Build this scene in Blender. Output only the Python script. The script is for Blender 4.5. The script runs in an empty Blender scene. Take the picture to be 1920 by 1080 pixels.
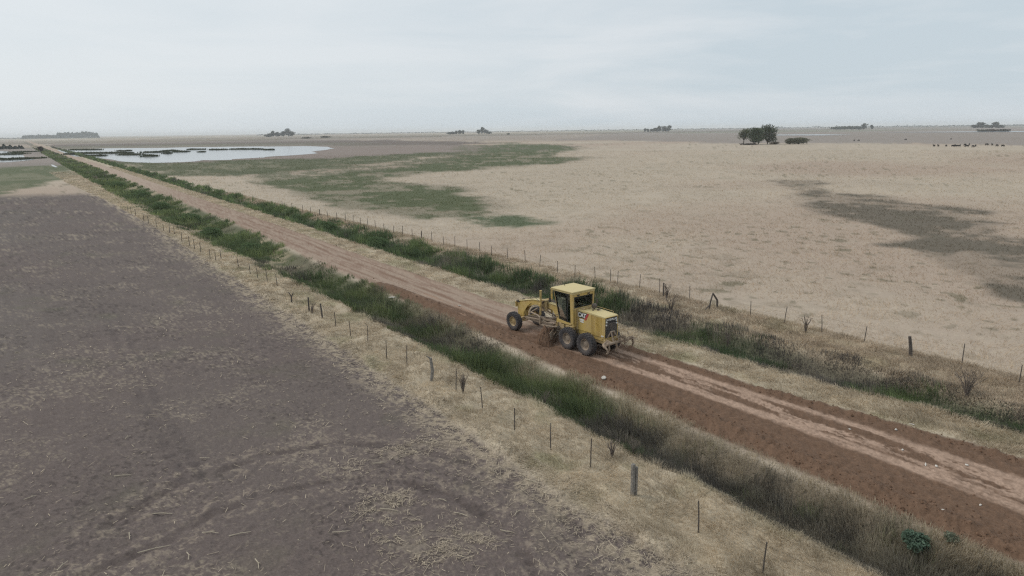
import bpy, math, random
import numpy as np
from mathutils import Vector, Matrix

# ------------------------------------------------------------------ camera
SC = bpy.context.scene
COL = SC.collection
H = 12.7
FPX = 1280.0                       # focal length in pixels of a 1920 wide frame
roll = -math.atan(25/1920)
pitch = math.radians(12.99952)
psi = math.radians(-35.30483)      # road direction left of the view direction
Rl = np.array([[1, 0, 0], [0, -math.sin(pitch), -math.cos(pitch)], [0, math.cos(pitch), -math.sin(pitch)]])
Rr = np.array([[math.cos(roll), -math.sin(roll), 0], [math.sin(roll), math.cos(roll), 0], [0, 0, 1]])
cc, ss = math.cos(psi), math.sin(psi)
MM = np.array([[cc, -ss, 0], [ss, cc, 0], [0, 0, 1]])
RC = (Rr @ Rl) @ MM.T              # world -> camera (x right, y down, z forward); the road runs along +Y
cam_d = bpy.data.cameras.new('camera')
cam_d.sensor_width = 36
cam_d.lens = 36*FPX/1920
cam_d.clip_start = 0.5
cam_d.clip_end = 60000
cam = bpy.data.objects.new('camera', cam_d)
COL.objects.link(cam)
cam.matrix_world = Matrix(((RC[0][0], -RC[1][0], -RC[2][0], 0), (RC[0][1], -RC[1][1], -RC[2][1], 0),
                           (RC[0][2], -RC[1][2], -RC[2][2], H), (0, 0, 0, 1)))
SC.camera = cam

# ------------------------------------------------------------------ sky and sun
SUN_EL, SUN_AZ = math.radians(48), math.radians(-38)     # azimuth from +Y, clockwise positive
w = bpy.data.worlds.new('World')
SC.world = w
w.use_nodes = True
nt = w.node_tree
nt.nodes.clear()
N = nt.nodes.new
L = nt.links.new
out = N('ShaderNodeOutputWorld')
bg = N('ShaderNodeBackground')
bg.inputs['Strength'].default_value = 0.095
sky = N('ShaderNodeTexSky')
sky.sky_type = 'NISHITA'
sky.sun_disc = False
sky.sun_elevation = SUN_EL
sky.sun_rotation = SUN_AZ
sky.dust_density = 2.0
tc = N('ShaderNodeTexCoord')
mp = N('ShaderNodeMapping')
mp.inputs['Scale'].default_value = (1.0, 1.0, 7.0)
mp.inputs['Rotation'].default_value = (0.02, -0.03, 0.4)
L(tc.outputs['Generated'], mp.inputs['Vector'])
nz = N('ShaderNodeTexNoise')
nz.inputs['Scale'].default_value = 2.2
nz.inputs['Detail'].default_value = 6
nz.inputs['Roughness'].default_value = 0.55
nz.inputs['Distortion'].default_value = 0.4
L(mp.outputs['Vector'], nz.inputs['Vector'])
cr = N('ShaderNodeValToRGB')
cr.color_ramp.elements[0].position = 0.40
cr.color_ramp.elements[0].color = (0.55, 0.63, 0.685, 1)
cr.color_ramp.elements[1].position = 0.62
cr.color_ramp.elements[1].color = (0.68, 0.725, 0.76, 1)
L(nz.outputs['Fac'], cr.inputs['Fac'])
# the cloud deck is thinner (whiter) on the sun's side
vd = N('ShaderNodeVectorMath'); vd.operation = 'DOT_PRODUCT'
L(tc.outputs['Generated'], vd.inputs[0])
vd.inputs[1].default_value = (math.sin(SUN_AZ), math.cos(SUN_AZ), 0.15)
mr = N('ShaderNodeMapRange')
mr.inputs['From Min'].default_value = 0.1
mr.inputs['From Max'].default_value = 1.0
mr.inputs['To Min'].default_value = 0.0
mr.inputs['To Max'].default_value = 1.0
L(vd.outputs['Value'], mr.inputs['Value'])
mx1 = N('ShaderNodeMix'); mx1.data_type = 'RGBA'
L(mr.outputs['Result'], mx1.inputs['Factor'])
L(cr.outputs['Color'], mx1.inputs[6])
mx1.inputs[7].default_value = (0.75, 0.792, 0.818, 1)
sc_ = N('ShaderNodeVectorMath'); sc_.operation = 'SCALE'
L(mx1.outputs[2], sc_.inputs[0])
sc_.inputs['Scale'].default_value = 10.0
mx2 = N('ShaderNodeMix'); mx2.data_type = 'RGBA'
mx2.inputs['Factor'].default_value = 0.94
L(sky.outputs['Color'], mx2.inputs[6])
L(sc_.outputs['Vector'], mx2.inputs[7])
L(mx2.outputs[2], bg.inputs['Color'])
L(bg.outputs['Background'], out.inputs['Surface'])

sd = bpy.data.lights.new('sun', 'SUN')
sd.energy = 1.3
sd.angle = math.radians(25)
sd.color = (1.0, 0.95, 0.88)
sun = bpy.data.objects.new('sun', sd)
COL.objects.link(sun)
sdir = Vector((math.sin(SUN_AZ)*math.cos(SUN_EL), math.cos(SUN_AZ)*math.cos(SUN_EL), math.sin(SUN_EL)))
sun.rotation_euler = sdir.to_track_quat('Z', 'Y').to_euler()
sun.location = (0, 0, 80)

SC.view_settings.view_transform = 'Standard'
SC.view_settings.look = 'None'
SC.view_settings.exposure = 0.16
SC.view_settings.gamma = 1.0
SC.cycles.use_denoising = False
SC.cycles.pixel_filter_type = 'BLACKMAN_HARRIS'
SC.cycles.filter_width = 1.25
SC.cycles.use_adaptive_sampling = False
SC.cycles.max_bounces = 6
SC.cycles.transparent_max_bounces = 8
SC.cycles.volume_bounces = 3

# ------------------------------------------------------------------ helpers
rng = np.random.default_rng(11)
random.seed(11)


def up(x, y, z=0.0):
    """where the sight line of a photo pixel meets the plane at height z"""
    d = np.array([x-960, y-540, FPX], float) @ RC
    k = (z-H)/d[2]
    return d[0]*k, d[1]*k


def pj(X, Y, Z=0.0):
    q_ = RC @ np.array([X, Y, Z-H])
    return 960+FPX*q_[0]/q_[2], 540+FPX*q_[1]/q_[2]


def at_r(px, r):
    """point on the ground at distance r in the direction of column px of the horizon"""
    d = np.array([px-960, (257-25*px/1920)-540, FPX], float) @ RC
    n = math.hypot(d[0], d[1])
    return d[0]/n*r, d[1]/n*r


LAT = rng.random((256, 256)).astype(np.float32)


def vnoise(x, y, s=1.0, o=0.0):
    x = np.asarray(x, float)/s + o*17.31
    y = np.asarray(y, float)/s + o*9.77
    xi = np.floor(x).astype(np.int64); yi = np.floor(y).astype(np.int64)
    fx = x-xi; fy = y-yi
    fx = fx*fx*(3-2*fx); fy = fy*fy*(3-2*fy)
    a = LAT[xi & 255, yi & 255]; b = LAT[(xi+1) & 255, yi & 255]
    c = LAT[xi & 255, (yi+1) & 255]; d = LAT[(xi+1) & 255, (yi+1) & 255]
    return (a*(1-fx)+b*fx)*(1-fy)+(c*(1-fx)+d*fx)*fy


def fbm(x, y, s=1.0, o=0.0, n=4, g=0.5):
    t = 0; a = 1; m = 0
    x = np.asarray(x, float); y = np.asarray(y, float)
    for k in range(n):
        t = t+a*vnoise(x*0.8+y*0.6, -x*0.6+y*0.8, s, o+k*3.7)
        m += a; a *= g; s /= 2.03
        x, y = x*0.8-y*0.6, x*0.6+y*0.8
    return t/m


def sstep(a, b, x):
    t = np.clip((x-a)/(b-a), 0, 1)
    return t*t*(3-2*t)


def mixc(c, new, m):
    return c*(1-m[:, None])+np.asarray(new, float)[None, :]*m[:, None]


def inpoly(X, Y, poly):
    r = np.zeros(X.shape, bool)
    n = len(poly)
    j = n-1
    for i in range(n):
        xi, yi = poly[i]; xj, yj = poly[j]
        if yi != yj:
            r ^= ((yi > Y) != (yj > Y)) & (X < (xj-xi)*(Y-yi)/(yj-yi)+xi)
        j = i
    return r


def dpoly(X, Y, poly, closed=True):
    d = np.full(X.shape, 1e9)
    n = len(poly)
    for i in range(n if closed else n-1):
        a = poly[i]; b = poly[(i+1) % n]
        vx, vy = b[0]-a[0], b[1]-a[1]
        l = vx*vx+vy*vy+1e-9
        t = np.clip(((X-a[0])*vx+(Y-a[1])*vy)/l, 0, 1)
        d = np.minimum(d, np.hypot(X-a[0]-t*vx, Y-a[1]-t*vy))
    return d


# ------------------------------------------------------------------ material helpers
def newmat(name):
    m = bpy.data.materials.new(name)
    m.use_nodes = True
    t = m.node_tree
    b = t.nodes['Principled BSDF']
    return m, t, b


def paint(name, col, rough=0.5, metal=0.0, var=0.25, scale=6.0, dust=None, dustamt=0.3, bump=0.0):
    """procedural coat: base colour, cloudy wear and a dust layer"""
    m, t, b = newmat(name)
    tcn = t.nodes.new('ShaderNodeTexCoord')
    n1 = t.nodes.new('ShaderNodeTexNoise')
    n1.inputs['Scale'].default_value = scale
    n1.inputs['Detail'].default_value = 6
    n1.inputs['Roughness'].default_value = 0.65
    t.links.new(tcn.outputs['Object'], n1.inputs['Vector'])
    r = t.nodes.new('ShaderNodeMapRange')
    r.inputs['From Min'].default_value = 0.3; r.inputs['From Max'].default_value = 0.7
    r.inputs['To Min'].default_value = 1-var; r.inputs['To Max'].default_value = 1+var*0.6
    t.links.new(n1.outputs['Fac'], r.inputs['Value'])
    hs = t.nodes.new('ShaderNodeHueSaturation')
    hs.inputs['Color'].default_value = (*col, 1)
    t.links.new(r.outputs['Result'], hs.inputs['Value'])
    last = hs.outputs['Color']
    if dust:
        n2 = t.nodes.new('ShaderNodeTexNoise')
        n2.inputs['Scale'].default_value = scale*0.5
        n2.inputs['Detail'].default_value = 8
        n2.inputs['Roughness'].default_value = 0.7
        t.links.new(tcn.outputs['Object'], n2.inputs['Vector'])
        r2 = t.nodes.new('ShaderNodeMapRange')
        r2.inputs['From Min'].default_value = 0.42; r2.inputs['From Max'].default_value = 0.66
        r2.inputs['To Min'].default_value = dustamt*0.35; r2.inputs['To Max'].default_value = min(1, dustamt*1.6)
        t.links.new(n2.outputs['Fac'], r2.inputs['Value'])
        mx = t.nodes.new('ShaderNodeMix'); mx.data_type = 'RGBA'
        t.links.new(r2.outputs['Result'], mx.inputs['Factor'])
        t.links.new(last, mx.inputs[6])
        mx.inputs[7].default_value = (*dust, 1)
        last = mx.outputs[2]
    t.links.new(last, b.inputs['Base Color'])
    b.inputs['Roughness'].default_value = rough
    b.inputs['Metallic'].default_value = metal
    if bump:
        bp = t.nodes.new('ShaderNodeBump')
        bp.inputs['Strength'].default_value = bump
        bp.inputs['Distance'].default_value = 0.02
        t.links.new(n1.outputs['Fac'], bp.inputs['Height'])
        t.links.new(bp.outputs['Normal'], b.inputs['Normal'])
    return m


def vcolmat(name, rough=0.95, trans=0.0, grain=0.0, gscale=30.0, bump=0.0, bdist=0.05):
    """colour from the mesh attribute 'col' times a fine procedural grain"""
    m, t, b = newmat(name)
    at = t.nodes.new('ShaderNodeAttribute'); at.attribute_name = 'col'
    last = at.outputs['Color']
    b.inputs['Roughness'].default_value = rough
    b.inputs['Specular IOR Level'].default_value = 0.15
    if grain:
        tcn = t.nodes.new('ShaderNodeTexCoord')
        n1 = t.nodes.new('ShaderNodeTexNoise')
        n1.inputs['Scale'].default_value = gscale
        n1.inputs['Detail'].default_value = 5
        n1.inputs['Roughness'].default_value = 0.7
        t.links.new(tcn.outputs['Object'], n1.inputs['Vector'])
        r = t.nodes.new('ShaderNodeMapRange')
        r.inputs['From Min'].default_value = 0.3; r.inputs['From Max'].default_value = 0.7
        r.inputs['To Min'].default_value = 1-grain; r.inputs['To Max'].default_value = 1+grain
        t.links.new(n1.outputs['Fac'], r.inputs['Value'])
        vm = t.nodes.new('ShaderNodeVectorMath'); vm.operation = 'SCALE'
        t.links.new(last, vm.inputs[0]); t.links.new(r.outputs['Result'], vm.inputs['Scale'])
        last = vm.outputs['Vector']
        if bump:
            bp = t.nodes.new('ShaderNodeBump')
            bp.inputs['Strength'].default_value = bump
            bp.inputs['Distance'].default_value = bdist
            t.links.new(n1.outputs['Fac'], bp.inputs['Height'])
            t.links.new(bp.outputs['Normal'], b.inputs['Normal'])
    t.links.new(last, b.inputs['Base Color'])
    if trans:
        tr = t.nodes.new('ShaderNodeBsdfTranslucent')
        t.links.new(last, tr.inputs['Color'])
        ms = t.nodes.new('ShaderNodeMixShader')
        ms.inputs[0].default_value = trans
        o = t.nodes['Material Output']
        t.links.new(b.outputs['BSDF'], ms.inputs[1]); t.links.new(tr.outputs['BSDF'], ms.inputs[2])
        t.links.new(ms.outputs['Shader'], o.inputs['Surface'])
    return m


def np_mesh(name, co, quads=None, tris=None, col=None, mat=None, smooth=False):
    me = bpy.data.meshes.new(name)
    nq = 0 if quads is None else len(quads); ntr = 0 if tris is None else len(tris)
    me.vertices.add(len(co)); me.vertices.foreach_set('co', np.ascontiguousarray(co, np.float32).ravel())
    parts = []; tot = []
    if nq: parts.append(np.asarray(quads, np.int32).ravel()); tot.append(np.full(nq, 4, np.int32))
    if ntr: parts.append(np.asarray(tris, np.int32).ravel()); tot.append(np.full(ntr, 3, np.int32))
    li = np.concatenate(parts); tt = np.concatenate(tot)
    me.loops.add(len(li)); me.loops.foreach_set('vertex_index', li)
    me.polygons.add(len(tt))
    st = np.zeros(len(tt), np.int32); st[1:] = np.cumsum(tt)[:-1]
    me.polygons.foreach_set('loop_start', st)
    me.polygons.foreach_set('loop_total', tt)
    me.polygons.foreach_set('use_smooth', np.full(len(tt), smooth, bool))
    me.update(calc_edges=True)
    if col is not None:
        ca = me.color_attributes.new('col', 'FLOAT_COLOR', 'POINT')
        c4 = np.ones((len(co), 4), np.float32); c4[:, :3] = col
        ca.data.foreach_set('color', c4.ravel())
    if mat: me.materials.append(mat)
    ob = bpy.data.objects.new(name, me)
    COL.objects.link(ob)
    return ob


def tag(o, label=None, cat=None, group=None, kind=None):
    if label: o['label'] = label
    if cat: o['category'] = cat
    if group: o['group'] = group
    if kind: o['kind'] = kind
    return o


def empty(name, loc=(0, 0, 0), rz=0.0):
    o = bpy.data.objects.new(name, None)
    COL.objects.link(o)
    o.empty_display_size = 0.3
    o.location = loc
    o.rotation_euler = (0, 0, rz)
    return o


class MB:
    """collects shapes, then links them as one mesh object"""

    def __init__(s):
        s.v = []; s.f = []; s.c = []

    def add(s, vs, fs, col=None):
        o = len(s.v)
        s.v += [tuple(p) for p in vs]
        s.f += [tuple(i+o for i in f) for f in fs]
        if col is not None: s.c += [col]*len(vs)

    def box(s, x0, x1, y0, y1, z0, z1, col=None, bev=0.0):
        if bev > 0:
            b = bev
            ring = lambda z, i: [(x0+i, y0+b, z), (x0+b, y0+i, z), (x1-b, y0+i, z), (x1-i, y0+b, z), (x1-i, y1-b, z), (x1-b, y1-i, z), (x0+b, y1-i, z), (x0+i, y1-b, z)]
            vs = ring(z0, b*0.7)+ring(z0+b, 0)+ring(z1-b, 0)+ring(z1, b*0.7)
            fs = [tuple(range(7, -1, -1)), tuple(range(24, 32))]
            for k in range(3):
                for i in range(8):
                    j = (i+1) % 8
                    fs.append((k*8+i, k*8+j, k*8+8+j, k*8+8+i))
            s.add(vs, fs, col)
            return
        s.add([(x0, y0, z0), (x1, y0, z0), (x1, y1, z0), (x0, y1, z0), (x0, y0, z1), (x1, y0, z1), (x1, y1, z1), (x0, y1, z1)],
              [(3, 2, 1, 0), (4, 5, 6, 7), (0, 1, 5, 4), (1, 2, 6, 5), (2, 3, 7, 6), (3, 0, 4, 7)], col)

    def tube(s, a, b, r0, r1=None, n=10, col=None, cap=True):
        if r1 is None: r1 = r0
        a = Vector(a); b = Vector(b); d = (b-a).normalized()
        u = d.orthogonal().normalized(); v = d.cross(u)
        vs = []
        for p, r in ((a, r0), (b, r1)):
            for i in range(n):
                t = 2*math.pi*i/n
                vs.append(p+u*(r*math.cos(t))+v*(r*math.sin(t)))
        fs = [(i, (i+1) % n, n+(i+1) % n, n+i) for i in range(n)]
        if cap: fs += [tuple(range(n-1, -1, -1)), tuple(range(n, 2*n))]
        s.add(vs, fs, col)

    def path(s, pts, r, n=8, col=None):
        rs = r if isinstance(r, (list, tuple)) else [r]*len(pts)
        for i in range(len(pts)-1):
            s.tube(pts[i], pts[i+1], rs[i], rs[i+1], n, col)

    def bar(s, a, b, w, h, col=None, upv=(0, 0, 1)):
        a = Vector(a); b = Vector(b); d = (b-a).normalized()
        sd_ = d.cross(Vector(upv)).normalized(); u = sd_.cross(d)
        vs = []
        for p in (a, b):
            for i, j in ((-1, -1), (1, -1), (1, 1), (-1, 1)):
                vs.append(p+sd_*(i*w/2)+u*(j*h/2))
        s.add(vs, [(3, 2, 1, 0), (4, 5, 6, 7), (0, 1, 5, 4), (1, 2, 6, 5), (2, 3, 7, 6), (3, 0, 4, 7)], col)

    def prism(s, prof, axis, a, b, col=None):
        """extrude a profile; axis 'y': prof holds (x, z), from y=a to y=b; 'x': prof holds (y, z)"""
        n = len(prof)
        if axis == 'y': vs = [(p, a, q) for p, q in prof]+[(p, b, q) for p, q in prof]
        elif axis == 'x': vs = [(a, p, q) for p, q in prof]+[(b, p, q) for p, q in prof]
        else: vs = [(p, q, a) for p, q in prof]+[(p, q, b) for p, q in prof]
        fs = [(i, (i+1) % n, n+(i+1) % n, n+i) for i in range(n)]
        fs += [tuple(range(n-1, -1, -1)), tuple(range(n, 2*n))]
        s.add(vs, fs, col)

    def lathe(s, prof, axis='y', n=32, c=(0, 0, 0), col=None):
        """prof holds (radius, along)"""
        vs = []
        for r, al in prof:
            for i in range(n):
                t = 2*math.pi*i/n
                if axis == 'y': vs.append((c[0]+r*math.cos(t), c[1]+al, c[2]+r*math.sin(t)))
                elif axis == 'x': vs.append((c[0]+al, c[1]+r*math.cos(t), c[2]+r*math.sin(t)))
                else: vs.append((c[0]+r*math.cos(t), c[1]+r*math.sin(t), c[2]+al))
        fs = []
        for k in range(len(prof)-1):
            for i in range(n):
                j = (i+1) % n
                fs.append((k*n+i, k*n+j, k*n+n+j, k*n+n+i))
        s.add(vs, fs, col)

    def build(s, name, mat, parent=None, smooth=False, loc=None):
        me = bpy.data.meshes.new(name)
        me.from_pydata(s.v, [], s.f)
        me.update()
        import bmesh
        bm = bmesh.new(); bm.from_mesh(me)
        bmesh.ops.recalc_face_normals(bm, faces=bm.faces)
        bm.to_mesh(me); bm.free()
        if s.c:
            ca = me.color_attributes.new('col', 'FLOAT_COLOR', 'POINT')
            c4 = np.ones((len(s.v), 4), np.float32); c4[:, :3] = np.array(s.c)
            ca.data.foreach_set('color', c4.ravel())
        if smooth:
            me.polygons.foreach_set('use_smooth', [True]*len(me.polygons))
            me.set_sharp_from_angle(angle=math.radians(40))
        if mat: me.materials.append(mat)
        o = bpy.data.objects.new(name, me)
        COL.objects.link(o)
        if parent: o.parent = parent
        if loc is not None: o.location = loc
        return o


# ------------------------------------------------------------------ lines of the place (X across the road, Y along it)
def ip(Y, pts):
    return np.interp(Y, [p[0] for p in pts], [p[1] for p in pts])


def field_edge(Y): return ip(Y, [(5, 14.0), (20, 14.3), (60, 14.5), (105, 14.6), (160, 13.5), (223, 10.5), (400, 6)])
def fence_l(Y): return ip(Y, [(0, 16.15), (60, 16.0), (75, 15.7), (132, 14.2), (300, 10)])
def fence_r(Y): return ip(Y, [(0, 39.6), (25, 39.6), (45, 39.1), (80, 38.0), (118, 37.2), (300, 35.5)])
def road_l(Y): return ip(Y, [(0, 22.2), (30, 22.5), (60, 23.2), (100, 24.4), (300, 25.6), (700, 25.2), (3000, 28)])
def road_r(Y): return ip(Y, [(0, 30.5), (8, 30.3), (12.8, 29.8), (18.5, 28.7), (30, 28.2), (60, 28.1), (100, 28.7), (300, 30.2), (700, 31), (3000, 38)])


def P(l): return [up(*p) for p in l]


PG_A = P([(200, 303), (250, 306), (350, 305), (480, 300), (630, 298), (705, 292), (805, 286), (870, 285), (792, 295), (717, 301), (630, 311), (555, 317), (480, 324), (400, 329), (330, 326), (280, 319), (230, 312)])
PG_B = P([(475, 342), (555, 332), (655, 325), (730, 317), (830, 303), (900, 282), (960, 268.5), (1040, 271), (1080, 276), (1050, 296), (1020, 307), (960, 311), (870, 319), (770, 327), (720, 333), (700, 340), (790, 352), (845, 360), (855, 375), (880, 392), (890, 402), (800, 410), (730, 393), (672, 387), (640, 377), (590, 371), (545, 360), (505, 350)])
PG_MIX = P([(475, 342), (480, 326), (600, 316), (717, 303), (870, 287), (905, 272), (960, 268), (1085, 275), (960, 284), (860, 303), (740, 318), (660, 327), (560, 334)])
PG_C = P([(868, 408), (900, 404), (960, 408), (1010, 414), (1055, 416), (1040, 421), (990, 427), (960, 428), (900, 428), (880, 420)])
PG_D = P([(1455, 337), (1520, 338), (1540, 345), (1560, 362), (1630, 366), (1680, 378), (1750, 388), (1800, 396), (1790, 408), (1870, 420), (1850, 428), (1800, 432), (1870, 447), (1930, 455), (2090, 480), (2090, 600), (1920, 572), (1850, 540), (1810, 520), (1770, 500), (1700, 460), (1735, 445), (1720, 430), (1640, 418), (1600, 405), (1550, 390), (1535, 375), (1500, 355), (1465, 345)])
PG_MUD = P([(70, 274), (200, 269), (480, 262), (640, 262), (880, 265), (905, 270), (900, 275), (1080, 275), (960, 285), (830, 290), (700, 292), (600, 298), (480, 301), (300, 307), (203, 304), (105, 290)])
PG_BAND = P([(80, 272), (480, 263.5), (700, 263), (905, 267.5), (880, 272.5), (700, 272), (480, 272), (300, 273), (110, 277)])
PG_FARR = P([(1080, 262), (1300, 266), (1400, 268), (1520, 268.5), (1920, 271), (2400, 274), (2400, 233), (1920, 235), (1400, 241.5), (1250, 244.5), (1150, 250)])
PG_LG = P([(-400, 322), (0, 311), (60, 307), (118, 310), (170, 324), (118, 333), (60, 342), (40, 352), (0, 371), (-400, 400)])
PG_LM = P([(-300, 296), (0, 279), (60, 279), (95, 296), (112, 310), (60, 310), (-60, 318), (-400, 326)])
PG_LW = P([(-300, 270), (-60, 266), (20, 263), (38, 265), (42, 272), (35, 275), (-60, 276), (-300, 282)])
PG_POND = P([(118, 281), (180, 278.8), (300, 277), (400, 275.8), (480, 274.8), (550, 274.3), (617, 275.2), (636, 278), (600, 282.5), (570, 285), (595, 287.5), (555, 290), (520, 292.5), (480, 296), (430, 300.5), (375, 301), (350, 304), (250, 305), (222, 303), (200, 300), (175, 297), (160, 294.5), (140, 293), (132, 289)])
PG_POND2 = P([(-200, 284), (-60, 282.5), (24, 284), (55, 288), (62, 295), (84, 298.5), (60, 301), (25, 304), (-60, 306), (-200, 312)])
PG_PUD = P([(100, 308.5), (104, 309), (112, 313.5), (108, 313.6), (102, 311.5)])
TRK = [[up(*p) for p in l] for l in (
    [(200, 985), (260, 950), (333, 907), (417, 880), (500, 853), (633, 830), (760, 838), (900, 870), (1010, 930), (1090, 1000)],
    [(150, 1080), (233, 1047), (317, 1010), (400, 960), (500, 927), (633, 900), (760, 905), (870, 940), (960, 1010), (1010, 1080)])]
TRK2 = [[up(*p) for p in l] for l in ([(150, 520), (190, 580), (240, 690), (275, 770), (320, 850), (345, 905)],
                                      [(170, 520), (212, 575), (262, 680), (300, 765), (350, 845), (380, 900)])]
STRAWB = [(*up(725, 950), 0.7, 0.7), (*up(765, 1020), 0.6, 0.9), (*up(860, 1015), 1.0, 0.7), (*up(760, 845), 1.6, 0.5)]
C_PAST = (0.392, 0.330, 0.258)
C_DRY = (0.42, 0.355, 0.262)
C_FIELD = (0.129, 0.106, 0.097)
C_SOIL = (0.148, 0.092, 0.061)
C_PALE = (0.375, 0.262, 0.195)
C_GREEN = (0.085, 0.108, 0.058)
C_BROWN = (0.145, 0.112, 0.088)


def green_l(Y):
    """how green the weeds in the left ditch are along the road"""
    return ip(Y, [(18.5, 0.0), (21.5, 0.95), (32, 1.0), (35, 0.3), (38, 0.55), (43, 0.6), (46, 0.9), (60, 0.95), (64, 0.35), (70, 0.5), (76, 1), (98, 1), (104, 0.6), (112, 0.95), (400, 0.9), (900, 0.4)])


def green_r(Y):
    return ip(Y, [(6, 0.9), (13, 0.95), (16, 0.45), (20, 0.35), (23, 0.8), (28, 0.65), (31, 0.2), (36, 0.6), (42, 0.7), (50, 0.9), (58, 0.5), (61, 0.9), (76, 1), (84, 0.6), (90, 0.95), (400, 0.9), (900, 0.4)])


def zones(X, Y):
    """height, colour and ground class of every point of the land"""
    n = len(X)
    r = np.hypot(X, Y)
    near = np.clip(1-(r-60)/120, 0, 1)
    wj = (fbm(X, Y, 2.2, 1.0, 4)-0.5)               # edge wobble
    wide = (fbm(X, Y, 14, 2.0, 4)-0.5)
    X1 = X+wj*1.1+wide*0.5
    # ---- pasture
    f0 = fbm(X, Y, 1.6, 5.0, 4, 0.6)
    f1 = fbm(X, Y, 12, 6.0, 5, 0.6)
    f2 = fbm(X, Y, 90, 7.0, 5)
    f3 = fbm(X, Y, 0.28, 8.0, 3, 0.7)
    col = np.tile(np.array(C_PAST), (n, 1))
    col *= (0.84+0.20*f0+0.22*f1)[:, None]
    col = mixc(col, (0.355, 0.275, 0.215), sstep(0.45, 0.68, f2)*0.75)
    col = mixc(col, (0.39, 0.332, 0.258), sstep(0.5, 0.28, f2)*0.5)
    col = mixc(col, (0.22, 0.18, 0.13), sstep(0.62, 0.78, fbm(X, Y, 3.4, 9.0, 4, 0.62))*0.4*near)
    col = mixc(col, (0.47, 0.40, 0.30), sstep(0.60, 0.82, f3)*0.5*near)
    # dark tussock dots and streaks
    col = mixc(col, (0.13, 0.115, 0.07), sstep(0.79, 0.86, vnoise(X, Y, 0.9, 31))*0.6*sstep(0.5, 0.7, fbm(X, Y, 25, 32, 3)))
    amp = np.clip(r*0.045, 1, 45)
    nn_ = np.zeros(n); ws = 0
    for k_, sc0 in enumerate((80, 40, 20, 10, 5, 2.5, 1.2)):
        wgt = np.clip(amp*4/sc0, 0, 1)*0.72**(k_*0.9)
        nn_ += (vnoise(X*0.9+Y*0.44, Y*0.9-X*0.44, sc0, 12+k_)-0.5)*wgt; ws = ws+wgt
    nn_ = nn_/ws*2.0
    gb2 = fbm(X*0.5+Y*0.87, Y*0.5-X*0.87, 5, 15.0, 4, 0.7)
    gbr = fbm(X*0.8+Y*0.6, Y*0.8-X*0.6, 16, 14.0, 6, 0.66)

    def patch(poly, colr, k=1.0, soft=0.35, hole=0.0, bias=0.30):
        nonlocal col
        d = dpoly(X, Y, poly)*np.where(inpoly(X, Y, poly), 1.0, -1.0)
        v = d/amp+nn_*(1.3+soft)+bias
        a = sstep(-0.12-soft*0.5, 0.12+soft*0.5, v)
        if hole: a = a*(1-hole*sstep(0.50, 0.60, gbr*0.55+gb2*0.45))
        col = mixc(col, colr, a*k)
        return a
    right = X > 30
    patch(PG_MUD, (0.215, 0.175, 0.155), 0.9)
    patch(PG_BAND, (0.13, 0.105, 0.09), 0.8)
    patch(PG_FARR, (0.235, 0.205, 0.185), 0.85, 0.5)
    patch(PG_MIX, (0.19, 0.165, 0.12), 0.75, 0.7, 0.5)
    patch(PG_MIX, (0.10, 0.115, 0.065), 0.6, 0.6, 0.95)
    ga = patch(PG_A, (0.092, 0.102, 0.055), 0.97, 0.35, 0.25)
    patch(PG_B, (0.125, 0.105, 0.075), 0.5, 0.9, 0.2)
    gb = patch(PG_B, (0.092, 0.106, 0.054), 0.97, 0.5, 0.65, 0.15)
    gc = patch(PG_C, C_GREEN, 0.95, 0.5, 0.7, -0.12)
    patch(PG_D, (0.19, 0.152, 0.118), 0.6, 0.8, 0.45, 0.1)
    gd = patch(PG_D, (0.125, 0.108, 0.082), 0.9, 0.45, 0.75, 0.05)
    # far bands of paler and darker land
    fb = fbm(X, Y, 900, 21, 4)
    far = sstep(500, 1100, r)
    col = mixc(col, (0.25, 0.215, 0.185), far*sstep(0.5, 0.62, fb)*0.7)
    col = mixc(col, (0.17, 0.18, 0.12), far*sstep(0.47, 0.38, fb)*0.6)
    # low green area west of the ponds
    lg = patch(PG_LG, (0.088, 0.105, 0.052), 0.95, 0.3, 0.2)
    patch(PG_LM, (0.24, 0.205, 0.185), 0.9)
    patch(PG_LW, (0.33, 0.27, 0.22), 0.9)
    hgt = np.zeros(n)
    hgt += near*((f0-0.5)*0.16+(f3-0.5)*0.05)
    cls = np.zeros(n, np.int32)
    # ---- bare field
    fe = field_edge(Y)
    endY = 205+(X+60)*(-0.30)+wide*14
    fm = sstep(0.28, -0.28, X1-fe)*sstep(8, -8, Y-endY)
    fc = np.tile(np.array(C_FIELD), (n, 1))
    g1 = fbm(X, Y, 0.16, 41, 4, 0.7); g2 = fbm(X, Y, 3.0, 42, 4); g3 = fbm(X, Y, 17, 43, 4)
    fc *= (0.72+0.36*g1+0.20*g2)[:, None]
    fc = mixc(fc, (0.132, 0.121, 0.107), sstep(0.42, 0.62, g3)*0.45)
    fc *= (0.80+0.40*fbm(X*3.6, Y*0.16, 1.5, 55, 4, 0.6))[:, None]
    fc = mixc(fc, (0.130, 0.103, 0.093), np.clip(sstep(0.45, 0.25, g3)*0.3+sstep(-14, 9, X)*0.7, 0, 1))
    # shreds of stubble lie in drifts
    dr = fbm(X*0.9+Y*0.35, Y*0.7, 2.4, 44, 5, 0.6)
    sp = fbm(X, Y, 0.11, 45, 3, 0.75)
    straw = sstep(0.50, 0.72, dr)*sstep(0.50, 0.66, sp)
    fc = mixc(fc, (0.34, 0.285, 0.215), straw*0.5)
    for bx_, by_, sx_, sy_ in STRAWB:
        bb_ = np.exp(-((X-bx_)/sx_)**2-((Y-by_)/sy_)**2)
        fc = mixc(fc, (0.36, 0.305, 0.225), sstep(0.42, 0.62, fbm(X, Y, 0.35, 56, 4, 0.7)*0.5+sp*0.5+bb_*0.16-0.06)*np.clip(bb_*1.8, 0, 1)*0.28)
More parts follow.
